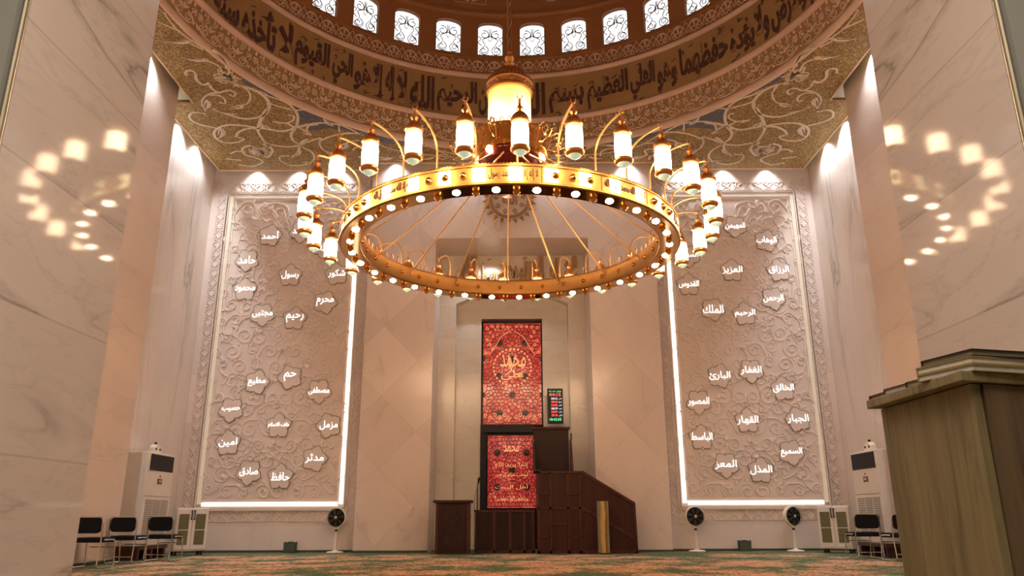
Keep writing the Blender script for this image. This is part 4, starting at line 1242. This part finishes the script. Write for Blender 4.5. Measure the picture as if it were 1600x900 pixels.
# ------------------------------------------------------------------ wooden pulpit with stairs
M['louvre'] = plain('grey_louvre', (.13, .13, .12), .5)
root = thing('pulpit', 'dark red-brown wooden stepped pulpit standing beside the red lattice screen', 'pulpit')
YF = 17.62; YB = 18.24
prof = [(.55, 0), (2.74, 0), (2.72, 1.06), (1.57, 1.76), (.55, 1.76)]
m = MB(); m.prism(prof, YF, YB); m.build('stair_side', M['red_wood'], root)
tm = MB(); y = YF - .012
def zbar(a, b, w): tm.bar((a[0], y, a[1]), (b[0], y, b[1]), w, .03, (0, 1, 0))
zbar((.55, 1.74), (1.57, 1.74), .05); zbar((1.56, 1.75), (2.72, 1.05), .06); zbar((2.71, 1.06), (2.73, 0), .05)
zbar((.55, .03), (2.74, .03), .06); zbar((.575, 0), (.575, 1.76), .05)
for x in (.84, 1.24, 1.50): zbar((x, 0), (x, 1.74), .055)
zbar((.56, .96), (1.52, .96), .05)
for x0_, x1_ in ((.58, .84), (1.24, 1.5)):
    zbar((x0_, 1.26), (x1_, 1.26), .04); zbar((x0_, .36), (x1_, .36), .05)
zbar((.84, .62), (1.24, .62), .04)
zbar((1.52, .98), (2.72, .30), .07)
tm.build('panel_rails', M['red_wood_trim'], root)
m = MB(); m.box(.50, 1.33, 18.20, 18.72, 1.76, 2.78); m.build('platform_back', M['red_wood_dark'], root, bevel=.006)
m = MB(); m.box(.48, 1.36, 18.16, 18.74, 2.76, 2.82); m.build('platform_cap', M['red_wood'], root, bevel=.008)
m = MB(); m.prism([(17.7, 1.76), (18.2, 1.76), (18.2, 2.48), (18.14, 2.52), (18.08, 2.45)], 1.34, 1.39, 'YZ'); m.build('arm_rail', M['red_wood'], root, bevel=.005)
m = MB(); m.prism([(17.7, 1.76), (18.2, 1.76), (18.2, 2.48), (18.14, 2.52), (18.08, 2.45)], .47, .52, 'YZ'); m.build('arm_rail', M['red_wood'], root, bevel=.005)
m = MB()
for i in range(5):
    x = 1.57 + i * .23
    m.box(x, x + .25, YF + .05, YB - .02, 0.1, 1.70 - (i + 1) * .16)
m.build('steps', M['red_wood_dark'], root)
m = MB(); m.box(1.36, 1.40, 18.10, 18.2, 2.5, 2.66); m.box(.54, .62, YF - .03, YF, 1.76, 1.80)
m.build('handrail_knob', M['red_wood_trim'], root, bevel=.006)

# low panelled partition before the lower screen
root = thing('panelled_partition', 'low dark wooden partition of upright panels below the red screen', 'partition')
m = MB(); m.box(-.86, .50, 17.96, 18.04, 0, .90); m.build('board', M['red_wood_dark'], root)
m = MB()
for x in (-.83, -.42, -.06, .26, .46): m.box(x - .025, x + .025, 17.94, 17.97, .0, .90)
m.box(-.88, .50, 17.93, 18.06, .88, .93); m.box(-.86, .49, 17.94, 17.97, 0, .06)
m.build('rails', M['red_wood_trim'], root)
# small carved cabinet
root = thing('carved_cabinet', 'small dark wooden cabinet with a carved door left of the red screen', 'cabinet')
m = MB(); m.box(-1.71, -.96, 17.55, 18.02, 0, 1.08); m.build('body', M['red_wood'], root, bevel=.006)
m = MB(); m.box(-1.77, -.90, 17.49, 18.06, 1.08, 1.14); m.build('top', M['red_wood'], root, bevel=.012)
dr = MB(); dr.box(-1.63, -1.03, 17.53, 17.552, .07, 1.02); d = dr.build('door', M['red_wood_dark'], root, bevel=.004)
m = MB(); fm = flat_map(17.53)
for s in (-1, 1):
    for z in (.25, .5, .75): m.ribbon(spiral(-1.33 + s * .13, z + .04, .09, .02, 0, s * 1.3, 16), .018, .01, fm)
    m.ribbon(smoothp([(-1.33, .14), (-1.33 + s * .2, .38), (-1.33, .6), (-1.33 + s * .18, .8), (-1.33, .95)], 5), .018, .01, fm)
m.build('carving', M['red_wood_trim'], d)
m = MB()
for x in (-1.68, -.99): m.box(x - .03, x + .03, 17.535, 17.56, .0, 1.08)
m.build('frame_posts', M['red_wood_trim'], root)
m = MB(); m.lathe([(.022, 0), (.022, .02), (.001, .03)], 12, (0, 0, 0), Matrix.Translation((-.962, 17.7, .80)) @ Matrix.Rotation(pi / 2, 4, 'Y')); m.build('lock', M['chrome'], root)
# slender stone post
root = thing('stone_post', 'narrow upright slab with a gold streak in grey stone before the pulpit stairs', 'post')
def post_mat():
    mt, nt, b = new_mat('gold_veined_stone'); q = NB(nt)
    tc = q.n('ShaderNodeTexCoord'); sep = q.n('ShaderNodeSeparateXYZ'); q.link(tc.outputs['Object'], sep.inputs[0])
    n = q.noise(q.coord(scale=(2, 2, .8)), 2.5, 4)
    t = q.math('ADD', q.math('MULTIPLY', q.math('SUBTRACT', sep.outputs[0], 1.85), 3.6), q.math('MULTIPLY', q.math('SUBTRACT', n, .5), .5))
    q.link(q.ramp(t, [(.18, (.20, .17, .12)), (.34, (.55, .36, .10)), (.48, (.62, .34, .06)), (.60, (.13, .09, .05)), (.72, (.24, .20, .13))]), b.inputs['Base Color'])
    b.inputs['Roughness'].default_value = .25
    return mt
M['post'] = post_mat()
m = MB(); m.box(1.84, 2.085, 17.22, 17.42, .03, 1.10); m.build('slab', M['post'], root, bevel=.006)
m = MB(); m.box(1.85, 2.10, 17.20, 17.44, 0, .03); m.build('foot', M['red_wood_dark'], root, bevel=.004)
# microphone stand
root = thing('microphone_stand', 'thin black microphone stand beside the small carved cabinet', 'microphone stand')
m = MB(); m.lathe([(.001, 0), (.13, .005), (.13, .018), (.02, .028), (.012, .04), (.011, 1.42), (.001, 1.43)], 16, (-.80, 17.78, 0)); m.build('pole', M['black'], root, smooth=True)
m = MB(); m.tube([(-.80, 17.78, 1.40), (-.80, 17.74, 1.47), (-.77, 17.70, 1.53)], [.01, .01, .008], 8); m.build('boom', M['black'], root, smooth=True)
m = MB(); m.tube([(-.785, 17.72, 1.50), (-.77, 17.70, 1.56), (-.765, 17.69, 1.60), (-.762, 17.685, 1.64)], [.016, .022, .028, .012], 10); m.build('microphone', M['black'], root, smooth=True)
m = MB(); m.tube(smoothp([(-.80, 17.78, 1.4), (-.86, 17.80, 1.2), (-.87, 17.8, .7), (-.85, 17.80, .06), (-.81, 17.80, .02)], 4), .004, 5); m.build('cable', M['black'], root)
# LED sign
def led_colour(name, c, s): M[name] = emissive(name, c, s, (.02, .02, .02))
led_colour('led_red', (1.0, .05, .06), 1.3); led_colour('led_green', (.10, 1.0, .45), .8); led_colour('led_white', (.9, .95, 1.0), .8)
root = thing('prayer_time_sign', 'upright black LED sign with red and green rows beside the red screen', 'LED sign', (1.10, 19.55, 0))
m = MB(); m.box(-.19, .19, -.03, .03, 3.05, 3.93); m.build('case', M['black'], root, bevel=.006)
m = MB(); m.box(-.205, -.19, -.035, .03, 3.04, 3.94); m.box(.19, .205, -.035, .03, 3.04, 3.94); m.box(-.2, .2, -.035, .03, 3.93, 3.95); m.build('rim', M['louvre'], root)
m = MB(); m.box(-.03, .03, .03, .46, 3.4, 3.5); m.build('bracket', M['chrome'], root)
lm = lambda u, v, h: (u, -.031 - h, v)
g = MB(); put_text(g, 'اوقات الصلاة', (-.16, .16, 3.845, 3.90), lm, off=.01, depth=.002); put_text(g, '18:42:05', (-.15, .15, 3.12, 3.19), lm, off=.02, depth=.002, arabic=False); g.build('green_digits', M['led_green'], root)
r_ = MB(); put_text(r_, '04:12', (-.15, .15, 3.75, 3.83), lm, off=.03, depth=.002, arabic=False)
rows = ['04:12', '05:41', '12:02', '18:19', '18:37', '23:15']
w_ = MB()
for i, t in enumerate(rows):
    z = 3.66 - i * .085
    put_text(w_ if i in (0, 3) else r_, t, (-.10, .06, z, z + .055), lm, off=.03, depth=.002, arabic=False)
    put_text(w_, ['فجر', 'شروق', 'ظهر', 'غروب', 'مغرب', 'ليل'][i], (.085, .17, z, z + .05), lm, off=.01, depth=.002)
r_.build('red_digits', M['led_red'], root); w_.build('white_letters', M['led_white'], root)
m = MB(); m.tube([(1.10 + .2, 19.58, 3.9), (1.32, 19.60, 4.02)], .004, 5)

# ------------------------------------------------------------------ pedestal fans
def make_fan(label):
    root = thing('pedestal_fan', label, 'fan', (0, 0, 0), 0, 'cream pedestal fans along the back wall')
    m = MB(); m.lathe([(.001, 0), (.19, 0), (.195, .015), (.17, .03), (.06, .045), (.04, .07)], 28); m.build('base', M['cream'], root, smooth=True)
    m = MB(); m.lathe([(.04, .05), (.033, .2), (.026, .42), (.028, .52)], 16); m.build('pole', M['cream'], root, smooth=True)
    m = MB(); m.lathe([(.030, .47), (.030, .51)], 16); m.build('collar', M['black'], root, smooth=True)
    prof = [(0.0 + .225 * cos(radians(a)), .775 + .225 * sin(radians(a))) for a in range(-40, 221, 12)]
    out = prof + [(-.06, .545), (-.045, .51), (.045, .51), (.06, .545)]
    m = MB(); m.prism(out, -.05, .05); m.build('housing', M['cream'], root, bevel=.008)
    m = MB(); m.lathe([(.001, 0), (.192, 0), (.192, .004)], 36, (0, 0, 0), Matrix.Translation((0, -.052, .775)) @ Matrix.Rotation(pi / 2, 4, 'X')); m.build('fan_opening', M['black'], root)
    m = MB()
    for k in range(7):
        a = 2 * pi * k / 7
        bl = []
        for r, da in ((.035, 0), (.18, -.12), (.185, .25), (.16, .38), (.035, .45)):
            bl.append((r * cos(a + da), -.062 - .02 * da, .775 + r * sin(a + da)))
        m.add(bl + [(p[0], p[1] + .003, p[2]) for p in bl], [(0, 1, 2, 3, 4), (9, 8, 7, 6, 5)] + [(i, i + 5, (i + 1) % 5 + 5, (i + 1) % 5) for i in range(5)])
    m.build('blades', M['fan_blade'], root)
    m = MB()
    mt = Matrix.Translation((0, -.085, .775)) @ Matrix.Rotation(pi / 2, 4, 'X')
    for r in (.20, .155, .11, .07): m.tube([mt @ Vector((r * cos(t), r * sin(t), 0)) for t in [2 * pi * i / 30 for i in range(30)]], .0025 if r < .2 else .006, 5, closed=True)
    for k in range(24):
        a = 2 * pi * k / 24
        m.tube([mt @ Vector((.04 * cos(a), .04 * sin(a), .006)), mt @ Vector((.2 * cos(a), .2 * sin(a), -.01))], .0018, 4)
    m.build('grille', M['black'], root)
    m = MB(); m.lathe([(.036, 0), (.036, .012), (.001, .02)], 18, (0, 0, 0), Matrix.Translation((0, -.09, .775)) @ Matrix.Rotation(pi / 2, 4, 'X')); m.build('hub_badge', M['chrome'], root, smooth=True)
    m = MB()
    for i in range(4): m.box(-.035 + i * .02, -.025 + i * .02, -.058, -.05, .56, .572)
    m.build('buttons', M['black'], root)
    return root
M['fan_blade'] = plain('dark_fan_blade', (.05, .045, .04), .3, var=.1)
fan = make_fan('cream pedestal fan left of the niche, beside the left carved panel')
fan.location = (-4.08, 18.38, 0); fan.rotation_euler = (0, 0, radians(-4))
f2 = dup(fan, (4.22, 18.38, 0), radians(2), 'cream pedestal fan at the inner corner of the right carved panel')
f3 = dup(fan, (6.46, 18.32, 0), radians(18), 'cream pedestal fan at the outer side of the right carved panel, turned inward')

# small green boxes by the wall
def make_small_box(label):
    root = thing('small_green_box', label, 'box', group='small green boxes against the back wall')
    m = MB(); m.prism([(-.13, 0), (.13, 0), (.135, .24), (.11, .225), (.06, .225), (.04, .245), (-.04, .245), (-.06, .225), (-.11, .225), (-.135, .24)], -.09, .09); m.build('body', M['green_box'], root, bevel=.005)
    m = MB(); m.box(-.12, .12, -.096, -.088, .03, .20); m.build('front_panel', plain('faded_green', (.07, .09, .06), .8), root)
    return root
b1 = make_small_box('small dark green box on the floor under the left carved panel'); b1.location = (-5.15, 18.52, 0)
dup(b1, (5.36, 18.52, 0), 0, 'small dark green box on the floor under the right carved panel, between two fans')

# ------------------------------------------------------------------ floor-standing air conditioners
def make_ac(s, label):
    """s = -1 left wall, +1 right wall; front faces the hall axis"""
    root = thing('floor_air_conditioner', label, 'air conditioner', (0, 0, 0), 0, 'tall white floor-standing air conditioners in the side recesses')
    X = 7.24 * s; XB = 7.70 * s
    a, b = min(X, XB), max(X, XB)
    y0, y1 = 15.42, 16.62
    m = MB(); m.box(a, b, y0, y1, .26, 2.06); m.build('casing', M['white_paint'], root, bevel=.02)
    f = X - s * .012
    fx = (min(f, X), max(f, X))
    m = MB(); m.box(fx[0], fx[1], y0 + .10, y1 - .05, 1.70, 2.02); m.build('display_grille', M['black'], root, bevel=.004)
    m = MB()
    for i in range(6): m.box(fx[0] - .004, fx[1] + .004, y0 + .13, y1 - .08, 1.745 + i * .045, 1.750 + i * .045)
    m.build('vane', M['black_fabric'], root)
    m = MB(); m.box(fx[0], fx[1], y0 + .50, y0 + .70, 1.44, 1.55); bd = m.build('control_badge', M['ac_badge'], root, bevel=.003)
    m = MB(); m.box(fx[0] - .004, fx[1] + .004, y0 + .54, y0 + .66, 1.48, 1.52); m.build('screen', M['chrome'], bd)
    m = MB(); m.lathe([(.018, 0), (.018, .012), (.001, .014)], 10, (0, 0, 0), Matrix.Translation((X, y0 + .6, 1.60)) @ Matrix.Rotation(-s * pi / 2, 4, 'Y')); m.build('red_mark', M['red_dot'], root)
    m = MB()
    for c in range(3):
        ya = y0 + .10 + c * .35
        for i in range(22): m.box(fx[0] + (.004 if s > 0 else 0), fx[1] - (0 if s > 0 else .004), ya, ya + .31, .40 + i * .034, .414 + i * .034)
    m.build('intake_louvres', M['louvre'], root)
    m = MB(); m.box(fx[0], fx[1], y0 + .02, y1 - .02, 1.20, 1.206); m.build('door_seam', M['louvre'], root)
    # timber pallet it stands on
    m = MB(); m.box(a - .06, b + .04, y0 - .05, y1 + .05, .19, .26)
    for y in (y0 - .02, (y0 + y1) / 2 - .05, y1 - .08):
        m.box(a - .04, b + .02, y, y + .1, 0, .19)
    m.build('pallet', M['red_wood_trim'], root, bevel=.004)
    return root
M['ac_badge'] = plain('bronze_badge', (.16, .13, .08), .3, .5)
M['red_dot'] = plain('red_plastic', (.6, .08, .05), .4)

make_ac(-1, 'tall white floor-standing air conditioner in the left recess, behind three chairs')
make_ac(1, 'tall white floor-standing air conditioner in the right recess, behind two chairs')
# emergency lamps standing on them
for s, nm in ((-1, 'small cream emergency lamp with dark studs on top of the left air conditioner'), (1, 'small cream emergency lamp with dark studs on top of the right air conditioner')):
    root = thing('emergency_lamp', nm, 'lamp', (7.45 * s, 16.1, 2.06), 0, 'emergency lamps on the air conditioners')
    m = MB(); m.prism([(-.15, 0), (.15, 0), (.14, .12), (.06, .19), (-.06, .19), (-.14, .12)], -.06, .06, 'YZ'); m.build('body', M['cream'], root, bevel=.012)
    m = MB()
    for y, z in ((-.09, .09), (.09, .09), (0, .215)):
        m.lathe([(.001, -.03), (.024, -.02), (.03, 0), (.024, .02), (.001, .03)], 10, (-.05 * s if z < .2 else 0, y, z))
    m.build('studs', M['red_wood_dark'], root, smooth=True)
# socket trunking on the right side wall
root = thing('wall_socket_box', 'small grey electrical box on the right side wall beside the air conditioner', 'electrical box', (7.33, 14.2, 1.45))
m = MB(); m.box(-.04, .0, -.09, .09, 0, .17); m.build('body', M['chrome'], root, bevel=.006)
m = MB(); m.box(-.05, -.04, -.05, .05, .04, .13); m.build('cover', M['cream'], root, bevel=.003)

# ------------------------------------------------------------------ glazed cabinets on castors
M['cab_glass'] = plain('green_mesh_glass', (.13, .125, .06), .35, var=.1, scale=20)
def make_cab(s, label):
    root = thing('white_cabinet', label, 'cabinet', (7.15 * s, 17.55, 0), radians(38) * -s, 'white cabinets with two glazed doors')
    w = .34
    m = MB(); m.box(-w, w, -.18, .18, .09, .99); m.build('body', M['white_paint'], root, bevel=.008)
    for q_ in (-1, 1):
        m = MB(); m.box(min(q_ * .008, q_ * (w - .01)), max(q_ * .008, q_ * (w - .01)), -.20, -.18, .12, .97); d = m.build('door', M['white_paint'], root, bevel=.004)
        m = MB(); m.box(min(q_ * .07, q_ * .28), max(q_ * .07, q_ * .28), -.206, -.198, .22, .86); m.build('mesh_pane', M['cab_glass'], d)
        m = MB(); m.box(min(q_ * .06, q_ * .29), max(q_ * .06, q_ * .29), -.210, -.200, .52, .535); m.build('door_bar', M['white_paint'], d)
        m = MB(); m.tube([(q_ * .03, -.20, .93), (q_ * .03, -.235, .92), (q_ * .03, -.235, .76), (q_ * .03, -.20, .75)], .010, 8)
        for z in (.93, .75): m.lathe([(.017, -.01), (.017, .01)], 10, (q_ * .03, -.215, z), None, cap=True)
        m.build('handle', M['black'], d, smooth=True)
    for x in (-w + .07, w - .07):
        for y in (-.12, .12):
            m = MB(); m.lathe([(.001, -.018), (.045, -.018), (.045, .018), (.001, .018)], 14, (0, 0, 0), Matrix.Translation((x, y, .045)) @ Matrix.Rotation(pi / 2, 4, 'Y')); m.box(x - .025, x + .025, y - .03, y + .03, .055, .09)
            m.build('castor', M['black'], root)
    return root
make_cab(-1, 'white cabinet with two mesh doors on castors, in the left rear corner')
make_cab(1, 'white cabinet with two mesh doors on castors, in the right rear corner')

# ------------------------------------------------------------------ folding chairs
def make_chair(label):
    """back towards -Y, sitter faces +Y"""
    root = thing('folding_chair', label, 'chair', (0, 0, 0), 0, 'black padded chairs with chrome frames')
    def pad(x0, x1, y0, y1, z0, z1, tilt, piv, r=.06):
        out = []
        for cx_, cz_, a0 in ((x1 - r, z1 - r, 0), (x0 + r, z1 - r, 90), (x0 + r, z0 + r, 180), (x1 - r, z0 + r, 270)):
            out += [(cx_ + r * cos(radians(a0 + t)), cz_ + r * sin(radians(a0 + t))) for t in (0, 30, 60, 90)]
        return out
    m = MB(); m.prism(pad(-.215, .215, 0, 0, .545, .80, 0, 0, .07), -.205, -.165); m.build('backrest', M['black_fabric'], root, bevel=.012)
    m = MB(); m.prism(pad(-.222, .222, 0, 0, -.19, .24, 0, 0, .06), .40, .48, 'XY'); m.build('seat', M['black_fabric'], root, bevel=.014)
    for q_ in (-1, 1):
        x = .228 * q_
        path = [(.19 * q_, -.20, .80), (x, -.198, .76), (x, -.19, .60), (x, -.175, .42), (x, -.20, .10), (x, -.205, .035), (x, -.17, .014), (x, .10, .013), (x, .21, .014), (x, .245, .05), (x, .215, .30), (x, .20, .40), (x, .15, .44), (x, -.10, .44)]
        m = MB(); m.tube(smoothp(path, 3), .011, 8); m.build('side_frame', M['chrome'], root, smooth=True)
    for a_, b_, r_ in (((-.20, -.203, .803), (.20, -.203, .803), .011), ((-.228, -.20, .12), (.228, -.20, .12), .009), ((-.228, .21, .32), (.228, .21, .32), .009), ((-.22, -.10, .43), (.22, -.10, .43), .009)):
        m = MB(); m.tube([a_, b_], r_, 8); m.build('crossbar', M['chrome'], root, smooth=True)
    return root
c0 = make_chair('black padded chair at the far left, partly behind the marble jamb')
c0.location = (-6.99, 13.3, 0); c0.rotation_euler = (0, 0, radians(-3)); c0.scale = (1.08, 1.1, 1)
dup(c0, (-7.03, 14.55, 0), radians(-2), 'black padded chair standing in the middle of the three on the left')
dup(c0, (-6.70, 15.35, 0), radians(-4), 'black padded chair nearest the niche among the three on the left')
dup(c0, (6.74, 15.35, 0), radians(3), 'black padded chair on the right, the one fully in view')
dup(c0, (7.04, 14.5, 0), radians(4), 'black padded chair on the right, mostly hidden by the book cabinet')

# ------------------------------------------------------------------ book cabinet in the foreground
KS = .93
root = thing('book_cabinet', 'weathered oak cabinet with an overhanging top in the right foreground', 'cabinet', (0, 0, .056)); root.scale = (KS, KS, KS)
NPT = Vector((1.335, 2.20)); FPT = Vector((1.335, 2.76))
rdir = Vector((sin(radians(72)), cos(radians(72))))
A = NPT; B = NPT + rdir * .72; D = FPT; C = Vector((B.x, 2.76))
poly = [tuple(A), tuple(B), tuple(C), tuple(D)]
m = MB(); m.prism([(1.375, 2.205), tuple(B), tuple(C), (1.355, 2.745)], -.06, 1.165, 'XY'); o = m.build('body', M['olive_wood_side'], root)
m = MB(); m.prism([(1.335, 2.20), (1.37, 2.20 + .012), (1.37, 2.72), (1.335, 2.72)], -.06, 1.165, 'XY'); m.build('side_board', M['olive_wood'], root, bevel=.002)
m = MB(); m.prism([(1.335, 2.722), (1.375, 2.722), (1.375, 2.762), (1.335, 2.762)], -.06, 1.165, 'XY'); m.build('corner_post', M['olive_wood'], root, bevel=.003)
m = MB(); m.prism([(1.292, 2.165), (1.292 + .80 * sin(radians(72)), 2.165 + .80 * cos(radians(72))), (2.05, 2.775), (1.292, 2.775)], 1.168, 1.198, 'XY'); m.build('top', M['olive_wood'], root, bevel=.003)
# books lying on it
BZ = 1.198
def book(label, near, ang, w, d, th, z, cover, pages=(0.62, 0.57, 0.46)):
    """near = near corner; w runs right/away, d runs straight back"""
    root = thing('book', label, 'book', (near[0] * KS, near[1] * KS, z * KS + .056), radians(ang), 'books lying on the oak cabinet'); root.scale = (KS, KS, KS)
    m = MB(); m.box(.004, w - .004, .004, d - .004, .003, th - .003); m.build('pages', plain('book_pages', pages, .7, var=.08, scale=60), root)
    m = MB(); m.box(0, w, 0, d, 0, .003); m.box(0, w, 0, d, th - .003, th); m.box(0, w, d - .004, d, 0, th); m.build('cover', cover, root)
    return root
K1 = plain('black_cover', (.03, .022, .025), .4); K2 = plain('maroon_cover', (.12, .02, .015), .4); K3 = plain('gilt_cover', (.36, .26, .08), .4)
book('thick book at the bottom of the stack of three, pale page edges', (1.335, 2.172), 16, .30, .21, .022, BZ, K3, (.62, .62, .60))
book('middle book of the stack of three, with a gilt cover edge', (1.335, 2.172), 16, .31, .21, .022, BZ + .0225, K3, (.70, .68, .62))
book('top book of the stack of three, grey pages and dark cover', (1.342, 2.176), 14, .28, .20, .021, BZ + .0455, K1, (.22, .20, .14))
book('book lying low just behind the stack of three', (1.306, 2.408), 8, .16, .08, .019, BZ, K1, (.42, .34, .18))
book('maroon book with white pages, second from the far end', (1.315, 2.50), 6, .18, .15, .022, BZ, K2, (.58, .54, .55))
book('thin maroon book at the far end of the cabinet top', (1.305, 2.66), 3, .17, .105, .015, BZ, K2, (.40, .30, .18))
